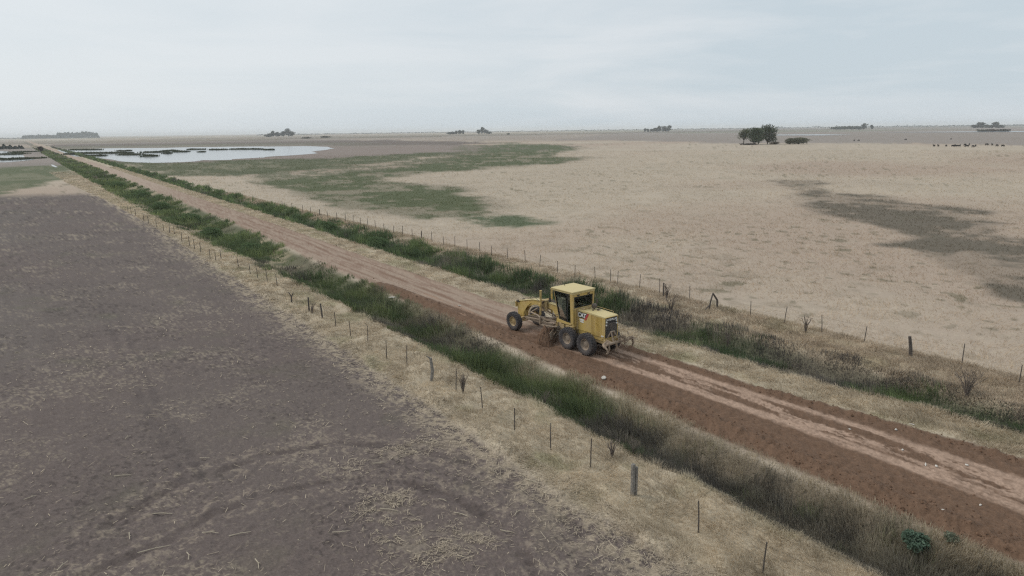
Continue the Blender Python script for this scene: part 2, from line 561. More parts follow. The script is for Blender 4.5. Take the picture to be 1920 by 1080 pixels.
    fc = mixc(fc, (0.26, 0.215, 0.165), sstep(0.62, 0.80, sp)*0.4)
    fc = mixc(fc, (0.055, 0.045, 0.042), sstep(0.63, 0.80, vnoise(X, Y, 0.13, 46))*sstep(0.45, 0.6, fbm(X, Y, 4, 47, 3))*0.55)
    edge = sstep(2.4, 0.3, fe-X)                       # pale litter near the fence strip
    fc = mixc(fc, (0.40, 0.33, 0.24), edge*sstep(0.42, 0.60, fbm(X, Y, 0.30, 48, 4, 0.7))*0.75)
    nearf = (r < 60) & (X < 20)
    gh = (g1-0.5)*0.12+(vnoise(X, Y, 0.35, 49)-0.5)*0.05
    tmask = np.zeros(n)
    if nearf.any():
        for l in TRK:
            d = dpoly(X[nearf], Y[nearf], l, False)
            nn = vnoise(X[nearf], Y[nearf], 0.25, 50)
            t1 = sstep(0.34, 0.14, np.abs(d))*(0.5+0.5*nn)
            t2 = sstep(0.5, 0.2, np.abs(d-0.62))
            tmask[nearf] = np.maximum(tmask[nearf], t1)
            f_ = fc[nearf]
            f_ = mixc(f_, (0.070, 0.055, 0.050), t1*0.7*sstep(0.38, 0.62, fbm(X[nearf], Y[nearf], 0.9, 51, 4, 0.7)))
            f_ = mixc(f_, (0.30, 0.245, 0.19), t2*0.55*sstep(0.52, 0.66, fbm(X[nearf], Y[nearf], 0.22, 52, 4, 0.75)))
            fc[nearf] = f_
        for l in TRK2:
            d = dpoly(X[nearf], Y[nearf], l, False)
            t1 = sstep(0.3, 0.1, d)
            fc[nearf] = mixc(fc[nearf], (0.075, 0.062, 0.06), t1*0.5*vnoise(X[nearf], Y[nearf], 0.3, 53))
    gh = gh-tmask*0.05
    hgt = hgt*(1-fm)+fm*near*gh
    col = col*(1-fm)[:, None]+fc*fm[:, None]
    cls[fm > 0.5] = 1
    # ---- band between the fences
    along = np.clip(1-(Y-900)/2200, 0, 1)*(Y > -60)
    strip = sstep(-0.2, 0.35, X1-fe)*sstep(0.8, -0.3, X1-18.6)*sstep(230, 190, Y)*(Y > -60)
    tus = fbm(X*1.0, Y*0.75, 1.15, 60, 4, 0.55)
    comb = fbm(X*3+Y*0.8, Y*0.8-X*0.4, 0.45, 61, 3, 0.6)
    dc = np.tile(np.array(C_DRY), (n, 1))*(0.62+0.38*tus+0.34*comb)[:, None]
    dc = mixc(dc, (0.25, 0.235, 0.13), sstep(0.56, 0.75, fbm(X, Y, 2.0, 62, 4))*0.55)
    col = col*(1-strip)[:, None]+dc*strip[:, None]
    hgt = hgt*(1-strip)+strip*near*((tus-0.4)*0.62+(comb-0.5)*0.08)
    rl, rr = road_l(Y), road_r(Y)
    fr = fence_r(Y)
    # left ditch
    c0 = (18.3+rl)/2; hw = (rl-18.3)/2
    hw = hw+1.6*np.clip((Y-50)/60, 0, 1); c0 = c0-0.8*np.clip((Y-50)/60, 0, 1)
    dl = np.clip(1-np.abs(X-c0)/hw, 0, 1)
    dm = sstep(0.02, 0.3, dl+wj*0.25)*along
    gl = green_l(Y+wide*6)
    dcol = mixc(np.tile(np.array((0.17, 0.14, 0.105)), (n, 1))*(0.7+0.6*f0)[:, None], (0.085, 0.10, 0.05), gl*0.8)
    dcol = mixc(dcol, (0.34, 0.28, 0.19), sstep(0.54, 0.66, fbm(X, Y, 3.0, 63, 4))*0.8*sstep(40, 90, Y))
    col = col*(1-dm)[:, None]+dcol*dm[:, None]
    hgt = hgt-sstep(0, 0.75, dl)*0.75*along
    # right verge, right ditch, right bank
    vr = sstep(-0.3, 0.3, X1-rr)*sstep(0.4, -0.4, X1-(rr+3.2))*along
    col = col*(1-vr)[:, None]+dc*vr[:, None]
    hgt += vr*near*((tus-0.4)*0.28)
    c1 = (rr+2.6+36)/2; hw1 = (36-(rr+2.6))/2
    dl2 = np.clip(1-np.abs(X-c1)/hw1, 0, 1)
    dm2 = sstep(0.02, 0.35, dl2+wj*0.3)*along
    gr_ = green_r(Y+wide*6)
    dcol2 = mixc(np.tile(np.array((0.165, 0.135, 0.105)), (n, 1))*(0.7+0.6*f0)[:, None], (0.075, 0.092, 0.05), gr_*0.85)
    col = col*(1-dm2)[:, None]+dcol2*dm2[:, None]
    hgt = hgt-sstep(0, 0.75, dl2)*0.7*along
    bk = sstep(-0.5, 0.6, X1-35.6)*sstep(1.5, -1.5, X1-(fr+0.2))*sstep(120, 60, Y)*(Y > -60)
    bc = mixc(dc*0.96, (0.33, 0.255, 0.165), sstep(0.4, 0.65, f1)*0.6)
    col = col*(1-bk)[:, None]+bc*bk[:, None]
    hgt += bk*near*(tus-0.4)*0.35
    # ---- road
    rm = sstep(-0.22, 0.22, X1-wj*0.6-rl)*sstep(0.22, -0.22, X1-wj*0.6-rr)*np.clip(1-(Y-2500)/1500, 0, 1)*(Y > -60)
    u = X+wide*0.25
    fine = fbm(X*1.0, Y, 0.14, 70, 4, 0.7)
    streak = fbm(X*7, Y*0.55, 1.6, 71, 4, 0.6)          # long scrape marks
    streak2 = fbm(X*4.5, Y*0.8, 1.3, 72, 5, 0.62)
    rc = np.tile(np.array(C_SOIL), (n, 1))*(0.66+0.62*fine)[:, None]
    # compact pale tracks behind the machine (Y < 29)
    behind = sstep(33, 28, Y)
    pal = np.tile(np.array(C_PALE), (n, 1))*(0.76+0.42*fine)[:, None]
    e1 = ip(Y, [(0, 25.6), (12, 25.75), (22, 25.4), (30, 24.9)]); e2 = ip(Y, [(0, 28.6), (12, 28.4), (16, 28.2), (20, 27.8), (30, 27.4)])
    track = sstep(-0.12, 0.12, u-e1)*sstep(0.14, -0.14, u-e2)
    inner = sstep(0.55, 0.75, u-e1)*sstep(0.45, 0.62, e2-u)
    scr = sstep(0.43, 0.53, streak2)*inner
    scr = np.maximum(scr, 0.85*sstep(0.55, 0.68, streak)*track*0.6)
    # bare brown lens in the middle of the track
    lens = np.exp(-((u-27.55)/0.42)**2-((Y-12.9)/2.2)**2)
    scr = np.maximum(scr, sstep(0.42, 0.6, lens))
    pm = track*(1-scr)*behind*(0.75+0.25*sstep(0.35, 0.6, fine))
    # narrow second track on the shoulder
    # untouched road ahead of the blade
    ahead = sstep(30, 35, Y)
    wedge = ip(Y, [(28, 25.2), (33, 25.2), (38, 25.05), (46, 24.7), (53.5, 24.1), (55, 22.0)])
    un = sstep(-0.15, 0.15, u-wedge)*ahead
    old = np.tile(np.array((0.315, 0.238, 0.182)), (n, 1))*(0.80+0.38*fine)[:, None]
    old = mixc(old, (0.235, 0.155, 0.115), sstep(0.50, 0.58, streak)*0.7)
    for off, wd, k in ((0.40, 0.30, 0.85), (1.35, 0.18, 0.7), (-1.15, 0.20, 0.75), (-0.35, 0.10, 0.5)):
        old = mixc(old, (0.19, 0.118, 0.082), sstep(wd, wd*0.4, np.abs(u-(rl+rr)/2-off))*k*sstep(0.3, 0.55, fbm(X*2, Y*0.5, 1, 75+off, 3))*sstep(200, 120, Y))
    old = mixc(old, (0.20, 0.128, 0.09), sstep(0.55, 0.1, rr-u)*0.75)
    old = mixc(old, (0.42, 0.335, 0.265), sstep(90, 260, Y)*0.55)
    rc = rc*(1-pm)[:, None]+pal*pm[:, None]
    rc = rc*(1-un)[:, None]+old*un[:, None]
    # lug prints of the left wheels across the cut soil
    for xo, y0, y1 in ((23.9, 28, 52), (25.0, 33, 50)):
        lu = sstep(0.22, 0.1, np.abs(X-(xo+(40-Y)*-0.012)))*sstep(y0, y0+1, Y)*sstep(y1, y1-4, Y)
        cog = sstep(0.40, 0.62, vnoise(X*3, Y*1.4, 0.5, 77))*0.9
        rc = mixc(rc, (0.31, 0.205, 0.145), lu*cog*0.75)
        hgt = hgt-lu*cog*0.03*rm
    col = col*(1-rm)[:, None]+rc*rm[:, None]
    loose = (1-pm)*(1-un)
    clod = fbm(X, Y, 0.30, 73, 4, 0.6)
    hr = 0.02+near*(loose*((clod-0.5)*0.20+(fine-0.5)*0.07)+(1-loose)*(streak-0.5)*0.05)
    # windrow left on the near edge, and the slope down to the ditch
    wr = np.exp(-((X-(rl+0.9))/0.45)**2)*sstep(55, 50, Y)
    hr = hr+near*wr*(0.14+0.26*clod)+near*np.exp(-((X-(rr-0.25))/0.25)**2)*(0.05+0.14*clod)
    hgt = hgt*(1-rm)+hr*rm
    cls[(rm > 0.5)] = 2
    # pond floors stay level
    for pg in (PG_POND, PG_POND2):
        m = inpoly(X, Y, pg)
        hgt[m] = 0
    return hgt, col, cls


# ------------------------------------------------------------------ the land: one fine sheet cut into field, road and open ground
az = [math.radians(a) for a in np.arange(-180, -12, 3.0)]
a_ = math.radians(-12)
while a_ < math.radians(84):
    az.append(a_); a_ += 0.00200
az += [math.radians(a) for a in np.arange(84, 180, 3.0)]
rs = [5.0]
while rs[-1] < 25000:
    r_ = rs[-1]
    rs.append(r_+min(max(0.045, 1.15*r_*r_/8674), 0.10*r_))
az = np.array(az); rs = np.array(rs)
A, Rg = np.meshgrid(az, rs, indexing='ij')
GX = (np.sin(A)*Rg).ravel(); GY = (np.cos(A)*Rg).ravel()
gh, gcol, gcls = zones(GX, GY)
gco = np.stack([GX, GY, gh], 1)
na, nr = len(az), len(rs)
I = np.arange(na*nr).reshape(na, nr)
I2 = np.concatenate([I, I[:1]], 0)
q = np.stack([I2[:-1, :-1], I2[:-1, 1:], I2[1:, 1:], I2[1:, :-1]], -1).reshape(-1, 4)[:, ::-1]
qc = np.sort(gcls[q], 1)[:, 1]
GM = vcolmat('land', 0.95, 0, 0.22, 14.0, 0.5, 0.04)
for k, (nm) in enumerate(('ground', 'farm_field', 'dirt_road')):
    sel = q[qc == k]
    used, inv = np.unique(sel, return_inverse=True)
    o = np_mesh(nm, gco[used], quads=inv.reshape(-1, 4), col=np.clip(gcol[used], 0, 1), mat=GM, smooth=True)
    lab, ct = {'ground': ('open flat land of dry pale pasture with darker green and brown patches', 'pasture'),
               'farm_field': ('bare grey brown harvested field left of the road', 'field'),
               'dirt_road': ('straight red brown dirt road running to the horizon', 'road')}[nm]
    tag(o, lab, ct, kind='structure')
del A, Rg
# solid cap under the camera
cap = MB()
cap.lathe([(0.01, 0), (5.0, 0.0)], 'z', 60, col=C_FIELD)
o = cap.build('farm_field_patch', GM); tag(o, 'bare field soil directly below the camera', 'field', kind='structure')

# ------------------------------------------------------------------ water
wm, wt, wb = newmat('pond_water')
wb.inputs['Base Color'].default_value = (0.10, 0.12, 0.13, 1)
wb.inputs['Roughness'].default_value = 0.12
wb.inputs['IOR'].default_value = 1.33
wb.inputs['Specular IOR Level'].default_value = 1.0
wn = wt.nodes.new('ShaderNodeTexNoise'); wn.inputs['Scale'].default_value = 0.6; wn.inputs['Detail'].default_value = 3
wtc = wt.nodes.new('ShaderNodeTexCoord'); wt.links.new(wtc.outputs['Object'], wn.inputs['Vector'])
wbp = wt.nodes.new('ShaderNodeBump'); wbp.inputs['Strength'].default_value = 0.03
wt.links.new(wn.outputs['Fac'], wbp.inputs['Height']); wt.links.new(wbp.outputs['Normal'], wb.inputs['Normal'])


def sheet(name, poly, z, mat, label, cat, jit=0.012):
    pts = []
    n = len(poly)
    for i in range(n):
        a, b = poly[i], poly[(i+1) % n]
        for k in range(8):
            t = k/8
            x = a[0]+(b[0]-a[0])*t; y = a[1]+(b[1]-a[1])*t
            r = math.hypot(x, y)
            j = r*jit
            x += (float(vnoise(x, y, r*0.02, 80))-0.5)*j*2; y += (float(vnoise(x, y, r*0.02, 81))-0.5)*j*2
            pts.append((x, y, z))
    me = bpy.data.meshes.new(name)
    me.from_pydata(pts, [], [tuple(range(len(pts)))])
    me.update()
    import bmesh
    bm = bmesh.new(); bm.from_mesh(me); bmesh.ops.triangulate(bm, faces=bm.faces)
    bmesh.ops.recalc_face_normals(bm, faces=bm.faces)
    if bm.faces and sum(f.normal.z for f in bm.faces) < 0:
        bmesh.ops.reverse_faces(bm, faces=bm.faces)
    bm.to_mesh(me); bm.free()
    me.materials.append(mat)
    o = bpy.data.objects.new(name, me); COL.objects.link(o)
    return tag(o, label, cat, kind='structure')


sheet('pond_water', PG_POND, 0.05, wm, 'large shallow pond reflecting the pale sky right of the road', 'pond')
sheet('pond_water', PG_POND2, 0.05, wm, 'small reedy pond at the left edge beside the road', 'pond')
sheet('pond_water', PG_PUD, 0.06, wm, 'little puddle beside the left ditch near the pond', 'puddle', 0.004)
sheet('pond_water', P([(1640, 248.3), (1780, 248.2), (1920, 247.6), (2300, 245), (2300, 242.6), (1920, 245.9), (1780, 247.2)]), 0.3, wm, 'thin far strip of water near the right horizon', 'water', 0.002)
sheet('pond_water', P([(1455, 254), (1540, 254), (1600, 253), (1540, 252.2), (1455, 252.6)]), 0.2, wm, 'thin far strip of water right of the tree clump', 'water', 0.002)


# ------------------------------------------------------------------ grasses and weeds
def blades(Pb, h, wd, lean, col, bend=0.5, flat=0.0):
    """Pb (n,3) base points, lean (n,2) tip offset; five points per blade"""
    n = len(Pb)
    th = rng.random(n)*math.pi
    sx, sy = np.cos(th)*wd/2, np.sin(th)*wd/2
    mid = Pb.copy(); mid[:, 0] += lean[:, 0]*0.35; mid[:, 1] += lean[:, 1]*0.35; mid[:, 2] += h*0.6
    tip = Pb.copy(); tip[:, 0] += lean[:, 0]; tip[:, 1] += lean[:, 1]; tip[:, 2] += h*(1-flat)
    V = np.zeros((n, 5, 3))
    V[:, 0] = Pb; V[:, 0, 0] -= sx; V[:, 0, 1] -= sy
    V[:, 1] = Pb; V[:, 1, 0] += sx; V[:, 1, 1] += sy
    V[:, 2] = mid; V[:, 2, 0] += sx*0.8; V[:, 2, 1] += sy*0.8
    V[:, 3] = mid; V[:, 3, 0] -= sx*0.8; V[:, 3, 1] -= sy*0.8
    V[:, 4] = tip
    b = np.arange(n)*5
    qd = np.stack([b, b+1, b+2, b+3], 1); tr = np.stack([b+3, b+2, b+4], 1)
    C = np.repeat(col, 5, 0)
    return V.reshape(-1, 3), qd, tr, C


def ground_z(X, Y):
    return zones(np.asarray(X, float), np.asarray(Y, float))[0]


VM = vcolmat('dry_and_green_blades', 0.9, 0.45)


def scatter(n, x0, x1, y0, y1, power=1.0):
    """Y spread with density falling off with distance"""
    t = rng.random(n)
    if power == 0: Y = y0+(y1-y0)*t
    else: Y = y0*(y1/y0)**t
    return Y


def weed_belt(name, label, cat, n, xa, xb, y0, y1, dens_fn, col_fn, h_fn, wbase=0.014, lean=0.3, power=1, z0=0.0, per=34, crad=0.20, cj=0.22, lr=0.35):
    nc = n//per
    Y = scatter(nc, 0, 0, y0, y1, power)
    U = rng.random(nc)
    X = xa(Y)+(xb(Y)-xa(Y))*U
    keep = rng.random(nc) < dens_fn(X, Y, U)
    X, Y, U = X[keep], Y[keep], U[keep]; nc = len(X)
    hc = h_fn(X, Y, U)*(0.6+0.75*rng.random(nc))
    cc_ = col_fn(X, Y, U)*(1-cj+2*cj*rng.random(nc))[:, None]
    cr_ = crad*(0.6+0.9*rng.random(nc))*(1+np.hypot(X, Y)/90)
    wind = vnoise(X, Y, 1.6, 90)*2*math.pi*0.9
    i_ = np.repeat(np.arange(nc), per); n = len(i_)
    ox = rng.normal(0, 1, n)*cr_[i_]; oy = rng.normal(0, 1, n)*cr_[i_]
    bx = X[i_]+ox; by = Y[i_]+oy
    lim = (bx > xa(by)-0.25) & (bx < xb(by)+0.2)
    i_, ox, oy, bx, by = i_[lim], ox[lim], oy[lim], bx[lim], by[lim]; n = len(i_)
    r = np.hypot(bx, by)
    Z = ground_z(bx, by)+z0
    rel = np.hypot(ox, oy)/cr_[i_]
    h = hc[i_]*(0.55+0.55*rng.random(n))*np.clip(1.1-0.22*rel, 0.4, 1)
    wd = np.maximum(wbase, r*0.00058)*(0.7+0.6*rng.random(n))
    lm = h*lean*(0.3+rng.random(n))
    lx = ox/cr_[i_]*0.45*lm+np.cos(wind[i_])*lm*0.6+rng.normal(0, lr, n)*lm
    ly = oy/cr_[i_]*0.45*lm+np.sin(wind[i_])*lm*0.6+rng.normal(0, lr, n)*lm
    c = cc_[i_]*(0.78+0.44*rng.random(n))[:, None]
    V, qd, tr, C = blades(np.stack([bx, by, Z-0.03], 1), h, wd, np.stack([lx, ly], 1), np.clip(c, 0, 1))
    o = np_mesh(name, V, qd, tr, C, VM)
    return tag(o, label, cat, kind='stuff')


def lerpc(a, b, m): return np.asarray(a)[None, :]*(1-m[:, None])+np.asarray(b)[None, :]*m[:, None]


def tall_l(X, Y, U):
    cl = sstep(0.25, 0.75, fbm(X, Y, 3.2, 91, 4))
    prof = np.clip(1.15-np.abs(U-0.45)*1.3, 0.3, 1)
    g = green_l(Y)
    return (0.38+(0.30+0.75*g)*cl)*prof+np.clip((Y-60)/140, 0, 1)*0.25*cl


def gmix_l(X, Y, U):
    return np.clip(green_l(Y+(fbm(X, Y, 3, 92, 3)-0.5)*9)*1.2-0.15+(fbm(X, Y, 1.8, 93, 3)-0.5)*1.8+rng.normal(0, 0.16, len(X)), 0, 1)


def col_l(X, Y, U):
    g = sstep(0.25, 0.75, gmix_l(X, Y, U))
    drk = sstep(0.28, 0.58, fbm(X, Y, 2.1, 94, 3)+rng.normal(0, 0.12, len(X)))
    br = lerpc((0.27, 0.24, 0.185), (0.125, 0.115, 0.098), sstep(0.2, 0.55, drk))
    gr = lerpc((0.165, 0.205, 0.095), (0.090, 0.125, 0.065), drk)
    pale = sstep(0.66, 0.95, U+(fbm(X, Y, 1.5, 95, 2)-0.5)*0.6)*sstep(60, 30, Y)
    gr = gr*(1+0.30*sstep(45, 90, Y))[:, None]*np.array((1.05, 1.0, 0.95))[None, :]  # far greens lightened in colour to offset the thick blades' self-shadow
    c = br*(1-g)[:, None]+gr*g[:, None]
    return c*(1-pale)[:, None]+np.array((0.46, 0.39, 0.28))[None, :]*pale[:, None]


one = lambda X, Y, U: np.ones(len(X))
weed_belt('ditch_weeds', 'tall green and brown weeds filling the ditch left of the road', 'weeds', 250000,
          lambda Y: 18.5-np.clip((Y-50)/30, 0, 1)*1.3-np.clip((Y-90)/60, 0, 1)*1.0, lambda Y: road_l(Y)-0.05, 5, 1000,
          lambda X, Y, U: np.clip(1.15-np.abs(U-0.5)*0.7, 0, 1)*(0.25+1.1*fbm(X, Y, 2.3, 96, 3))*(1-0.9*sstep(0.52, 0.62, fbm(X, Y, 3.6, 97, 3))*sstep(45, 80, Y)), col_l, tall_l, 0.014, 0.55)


def tall_r(X, Y, U):
    cl = sstep(0.25, 0.75, fbm(X, Y, 2.8, 101, 4))
    t = ip(Y, [(5, 0.42), (30, 0.60), (36, 1.15), (44, 1.2), (60, 1.15), (300, 1.15)])
    return t*(0.35+1.0*cl)*np.clip(1.2-np.abs(U-0.5)*1.1, 0.3, 1)


def col_r(X, Y, U):
    g = sstep(0.3, 0.7, np.clip(green_r(Y+(fbm(X, Y, 3, 102, 3)-0.5)*8)*1.2-0.15+(fbm(X, Y, 1.8, 103, 3)-0.5)*1.8-np.abs(U-0.35)*0.9*sstep(40, 20, Y)+rng.normal(0, 0.16, len(X)), 0, 1))
    drk = sstep(0.28, 0.54, fbm(X, Y, 1.7, 104, 3)+rng.normal(0, 0.12, len(X)))
    br = lerpc((0.30, 0.26, 0.205), (0.125, 0.112, 0.102), drk)
    gr = lerpc((0.155, 0.205, 0.095), (0.085, 0.122, 0.066), drk)
    gr = gr*(1+0.30*sstep(45, 90, Y))[:, None]*np.array((1.05, 1.0, 0.95))[None, :]  # same lightening of the far greens against blade self-shadow
    return br*(1-g)[:, None]+gr*g[:, None]


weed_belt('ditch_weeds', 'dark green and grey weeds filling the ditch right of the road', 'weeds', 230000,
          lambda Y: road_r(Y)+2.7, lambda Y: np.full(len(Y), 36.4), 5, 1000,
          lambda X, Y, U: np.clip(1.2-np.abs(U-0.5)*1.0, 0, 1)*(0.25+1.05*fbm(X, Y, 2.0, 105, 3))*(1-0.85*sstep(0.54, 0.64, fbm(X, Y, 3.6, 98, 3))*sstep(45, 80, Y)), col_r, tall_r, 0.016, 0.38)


def col_dry(X, Y, U):
    a = sstep(0.4, 0.65, fbm(X, Y, 1.2, 111, 4))
    b = sstep(0.56, 0.74, fbm(X, Y, 2.0, 62, 4))
    c = lerpc((0.66, 0.565, 0.43), (0.43, 0.36, 0.265), sstep(0.36, 0.64, fbm(X, Y, 0.9, 115, 3))*0.6+a*0.4)
    return c*(1-b*0.4)[:, None]+np.array((0.34, 0.33, 0.20))[None, :]*(b*0.4)[:, None]


weed_belt('dry_grass', 'combed pale dry grass along the left fence', 'grass', 190000,
          lambda Y: field_edge(Y)+0.05, lambda Y: np.full(len(Y), 18.9), 6, 300,
          one, col_dry, lambda X, Y, U: 0.14+0.18*fbm(X, Y, 1.1, 112, 3), 0.010, 1.5, per=22, crad=0.14, cj=0.10, lr=0.16)
weed_belt('dry_grass', 'pale dry grass on the right road verge', 'grass', 110000,
          lambda Y: road_r(Y)+0.1, lambda Y: road_r(Y)+3.3, 6, 330,
          one, col_dry, lambda X, Y, U: 0.14+0.20*fbm(X, Y, 1.0, 113, 3), 0.012, 1.3, per=22, crad=0.15, cj=0.12, lr=0.18)
weed_belt('dry_grass', 'rough dry grass on the bank below the right fence', 'grass', 100000,
          lambda Y: np.full(len(Y), 35.4), lambda Y: fence_r(Y)+0.8, 6, 160,
          one, lambda X, Y, U: col_dry(X, Y, U)*np.array((0.88, 0.85, 0.85))[None, :], lambda X, Y, U: 0.15+0.26*fbm(X, Y, 1.3, 114, 3), 0.013, 1.0, per=22, crad=0.18, cj=0.2)


# pasture tussocks
def pasture_tufts():
    n = 210000
    a = np.radians(rng.uniform(2, 80, n))
    r = 40*(420/40)**(rng.random(n))
    X = np.sin(a)*r; Y = np.cos(a)*r
    k = (X > fence_r(Y)+0.2) & (fbm(X, Y, 5, 121, 4)+0.25*rng.random(n) > 0.42)
    for pg in (PG_POND,): k &= ~inpoly(X, Y, pg)
    X, Y = X[k], Y[k]; r = r[k]
    _, gc, _ = zones(X, Y)
    Z = ground_z(X, Y)
    h = (0.10+0.16*rng.random(len(X)))*(0.6+0.8*fbm(X, Y, 2.2, 122, 3))
    c = gc*(1.0+0.45*rng.random(len(X)))[:, None]*np.array((1.15, 1.13, 1.08))[None, :]
    wd = np.maximum(0.02, r*0.0006)
    la = vnoise(X, Y, 3, 123)*6+rng.normal(0, 0.6, len(X)); lm = h*1.2
    V, qd, tr, C = blades(np.stack([X, Y, Z-0.02], 1), h, wd, np.stack([np.cos(la)*lm, np.sin(la)*lm], 1), np.clip(c, 0, 0.7))
    tag(np_mesh('pasture_grass', V, qd, tr, C, VM), 'short dry tufts of grass over the pasture right of the road', 'grass', kind='stuff')


pasture_tufts()


STRAWM = vcolmat('straw_bits', 0.9, 0.0)


# straw and stalk litter of the field
def litter():
    n = 42000
    Y = 4*(130/4)**rng.random(n)
    X = -75+rng.random(n)*(field_edge(Y)+0.9+75)
    r = np.hypot(X, Y)
    fe = field_edge(Y)
    near_e = np.exp(-np.clip(fe-X, 0, 99)/1.6)
    dr = fbm(X*0.9+Y*0.35, Y*0.7, 2.4, 44, 5, 0.6)
    k = rng.random(n) < np.clip(0.12+sstep(0.46, 0.62, dr)*0.8+near_e*1.2, 0, 1)*np.clip(35/r, 0.25, 1)*1.3
    X2 = rng.uniform(0, 1, 16000); Y2 = 6*(120/6)**rng.random(16000)
    X2 = field_edge(Y2)+0.7-np.abs(rng.normal(0, 1.15, 16000))
    X3 = np.concatenate([b_[0]+rng.normal(0, b_[2]*0.95, 1100) for b_ in STRAWB]); Y3 = np.concatenate([b_[1]+rng.normal(0, b_[3]*0.95, 1100) for b_ in STRAWB])
    k3 = fbm(X3, Y3, 0.5, 57, 4, 0.65) > 0.50
    Y4 = 5*(90/5)**rng.random(15000); X4 = -60+rng.random(15000)*(field_edge(Y4)+60)
    k4 = rng.random(15000) < 0.25+1.3*sstep(0.42, 0.62, fbm(X4, Y4, 5, 58, 4))
    X = np.concatenate([X[k], X2, X3[k3], X4[k4]]); Y = np.concatenate([Y[k], Y2, Y3[k3], Y4[k4]]); n = len(X)
    Z = ground_z(X, Y)+0.03+rng.random(n)*0.035
    L_ = rng.gamma(2.0, 0.055, n)+0.03
    wd = np.maximum(0.012, np.hypot(X, Y)*0.0006)*(0.6+0.7*rng.random(n))
    th = rng.random(n)*2*math.pi
    dx, dy = np.cos(th), np.sin(th)
    bz = rng.normal(0, 0.12, n)*L_
    V = np.zeros((n, 4, 3))
    for j, (s, t) in enumerate(((-1, -1), (1, -1), (1, 1), (-1, 1))):
        V[:, j, 0] = X+dx*L_/2*s-dy*wd/2*t; V[:, j, 1] = Y+dy*L_/2*s+dx*wd/2*t; V[:, j, 2] = Z+bz*s*0.5
    c = lerpc((0.50, 0.42, 0.31), (0.27, 0.22, 0.17), rng.random(n))*(0.7+0.5*rng.random(n))[:, None]
    b = np.arange(n)*4
    tag(np_mesh('straw_litter', V.reshape(-1, 3), np.stack([b, b+1, b+2, b+3], 1), None, np.repeat(c, 4, 0), STRAWM),
        'scattered pale straw and stalk litter over the bare field', 'straw', kind='stuff')


litter()


# maize stalks lying on the field: long ones, one by one
STM = paint('stalk', (0.42, 0.36, 0.27), 0.9, 0, 0.3, 9)
SPX = [(230, 893, 0.55, 8), (305, 964, 0.62, -2), (395, 1002, 0.5, -4), (450, 1003, 0.6, 20), (243, 1007, 0.4, -60), (290, 1030, 0.85, 24),
       (712, 869, 0.45, 12), (729, 958, 0.6, -14), (864, 966, 0.5, -28), (970, 963, 0.35, 60), (950, 996, 0.4, -20), (1000, 905, 0.6, -30),
       (384, 861, 0.35, 2), (240, 822, 0.3, 80), (118, 1064, 0.4, 85), (717, 752, 0.4, -50), (352, 1045, 0.4, -60), (482, 1060, 0.5, -60),
       (830, 940, 0.3, -30), (120, 865, 0.3, -80), (57, 935, 0.35, 50), (640, 1000, 0.5, 8)]
for i, (px, py, ln, an) in enumerate(SPX):
    x, y = up(px, py)
    a = math.radians(an)-psi*0+math.radians(-35)
    b = MB()
    k1 = (random.random()-0.5)*0.1
    ln *= 0.62
    p0 = Vector((-ln, 0, 0)); p1 = Vector((0, k1, 0.02)); p2 = Vector((ln, 0, 0))
    b.tube(p0*0.9, p1*0.9, 0.017, 0.015, 6); b.tube(p1*0.9, p2*0.9, 0.015, 0.009, 6)
    b.tube(p1, p1+Vector((0.10, 0.05, 0.02)), 0.008, 0.004, 5)
    o = b.build('maize_stalk', STM, loc=(x, y, float(ground_z([x], [y])[0])+0.05))
    o.rotation_euler = (0, 0, a)
    tag(o, 'pale dry maize stalk lying loose on the bare field soil', 'stalk', 'maize stalks lying on the bare field')

# ------------------------------------------------------------------ fences: each an empty with posts and wires
WOOD = paint('weathered_post', (0.105, 0.088, 0.075), 0.9, 0, 0.5, 14, bump=0.4)
WOODG = paint('grey_post', (0.23, 0.21, 0.185), 0.9, 0, 0.5, 10, bump=0.5)
WIRE = paint('fence_wire', (0.12, 0.11, 0.10), 0.6, 0.4)


def post_mesh(b, h, r, lean=(0, 0), base=(0, 0, 0), kink=0.0):
    n = 7
    p = [Vector(base)+Vector((0, 0, -0.25)), Vector(base)+Vector((lean[0]*0.4+kink, lean[1]*0.4, h*0.45)),
         Vector(base)+Vector((lean[0]+kink*0.3, lean[1], h))]
    b.tube(p[0], p[1], r*1.1, r, n); b.tube(p[1], p[2], r, r*0.85, n)


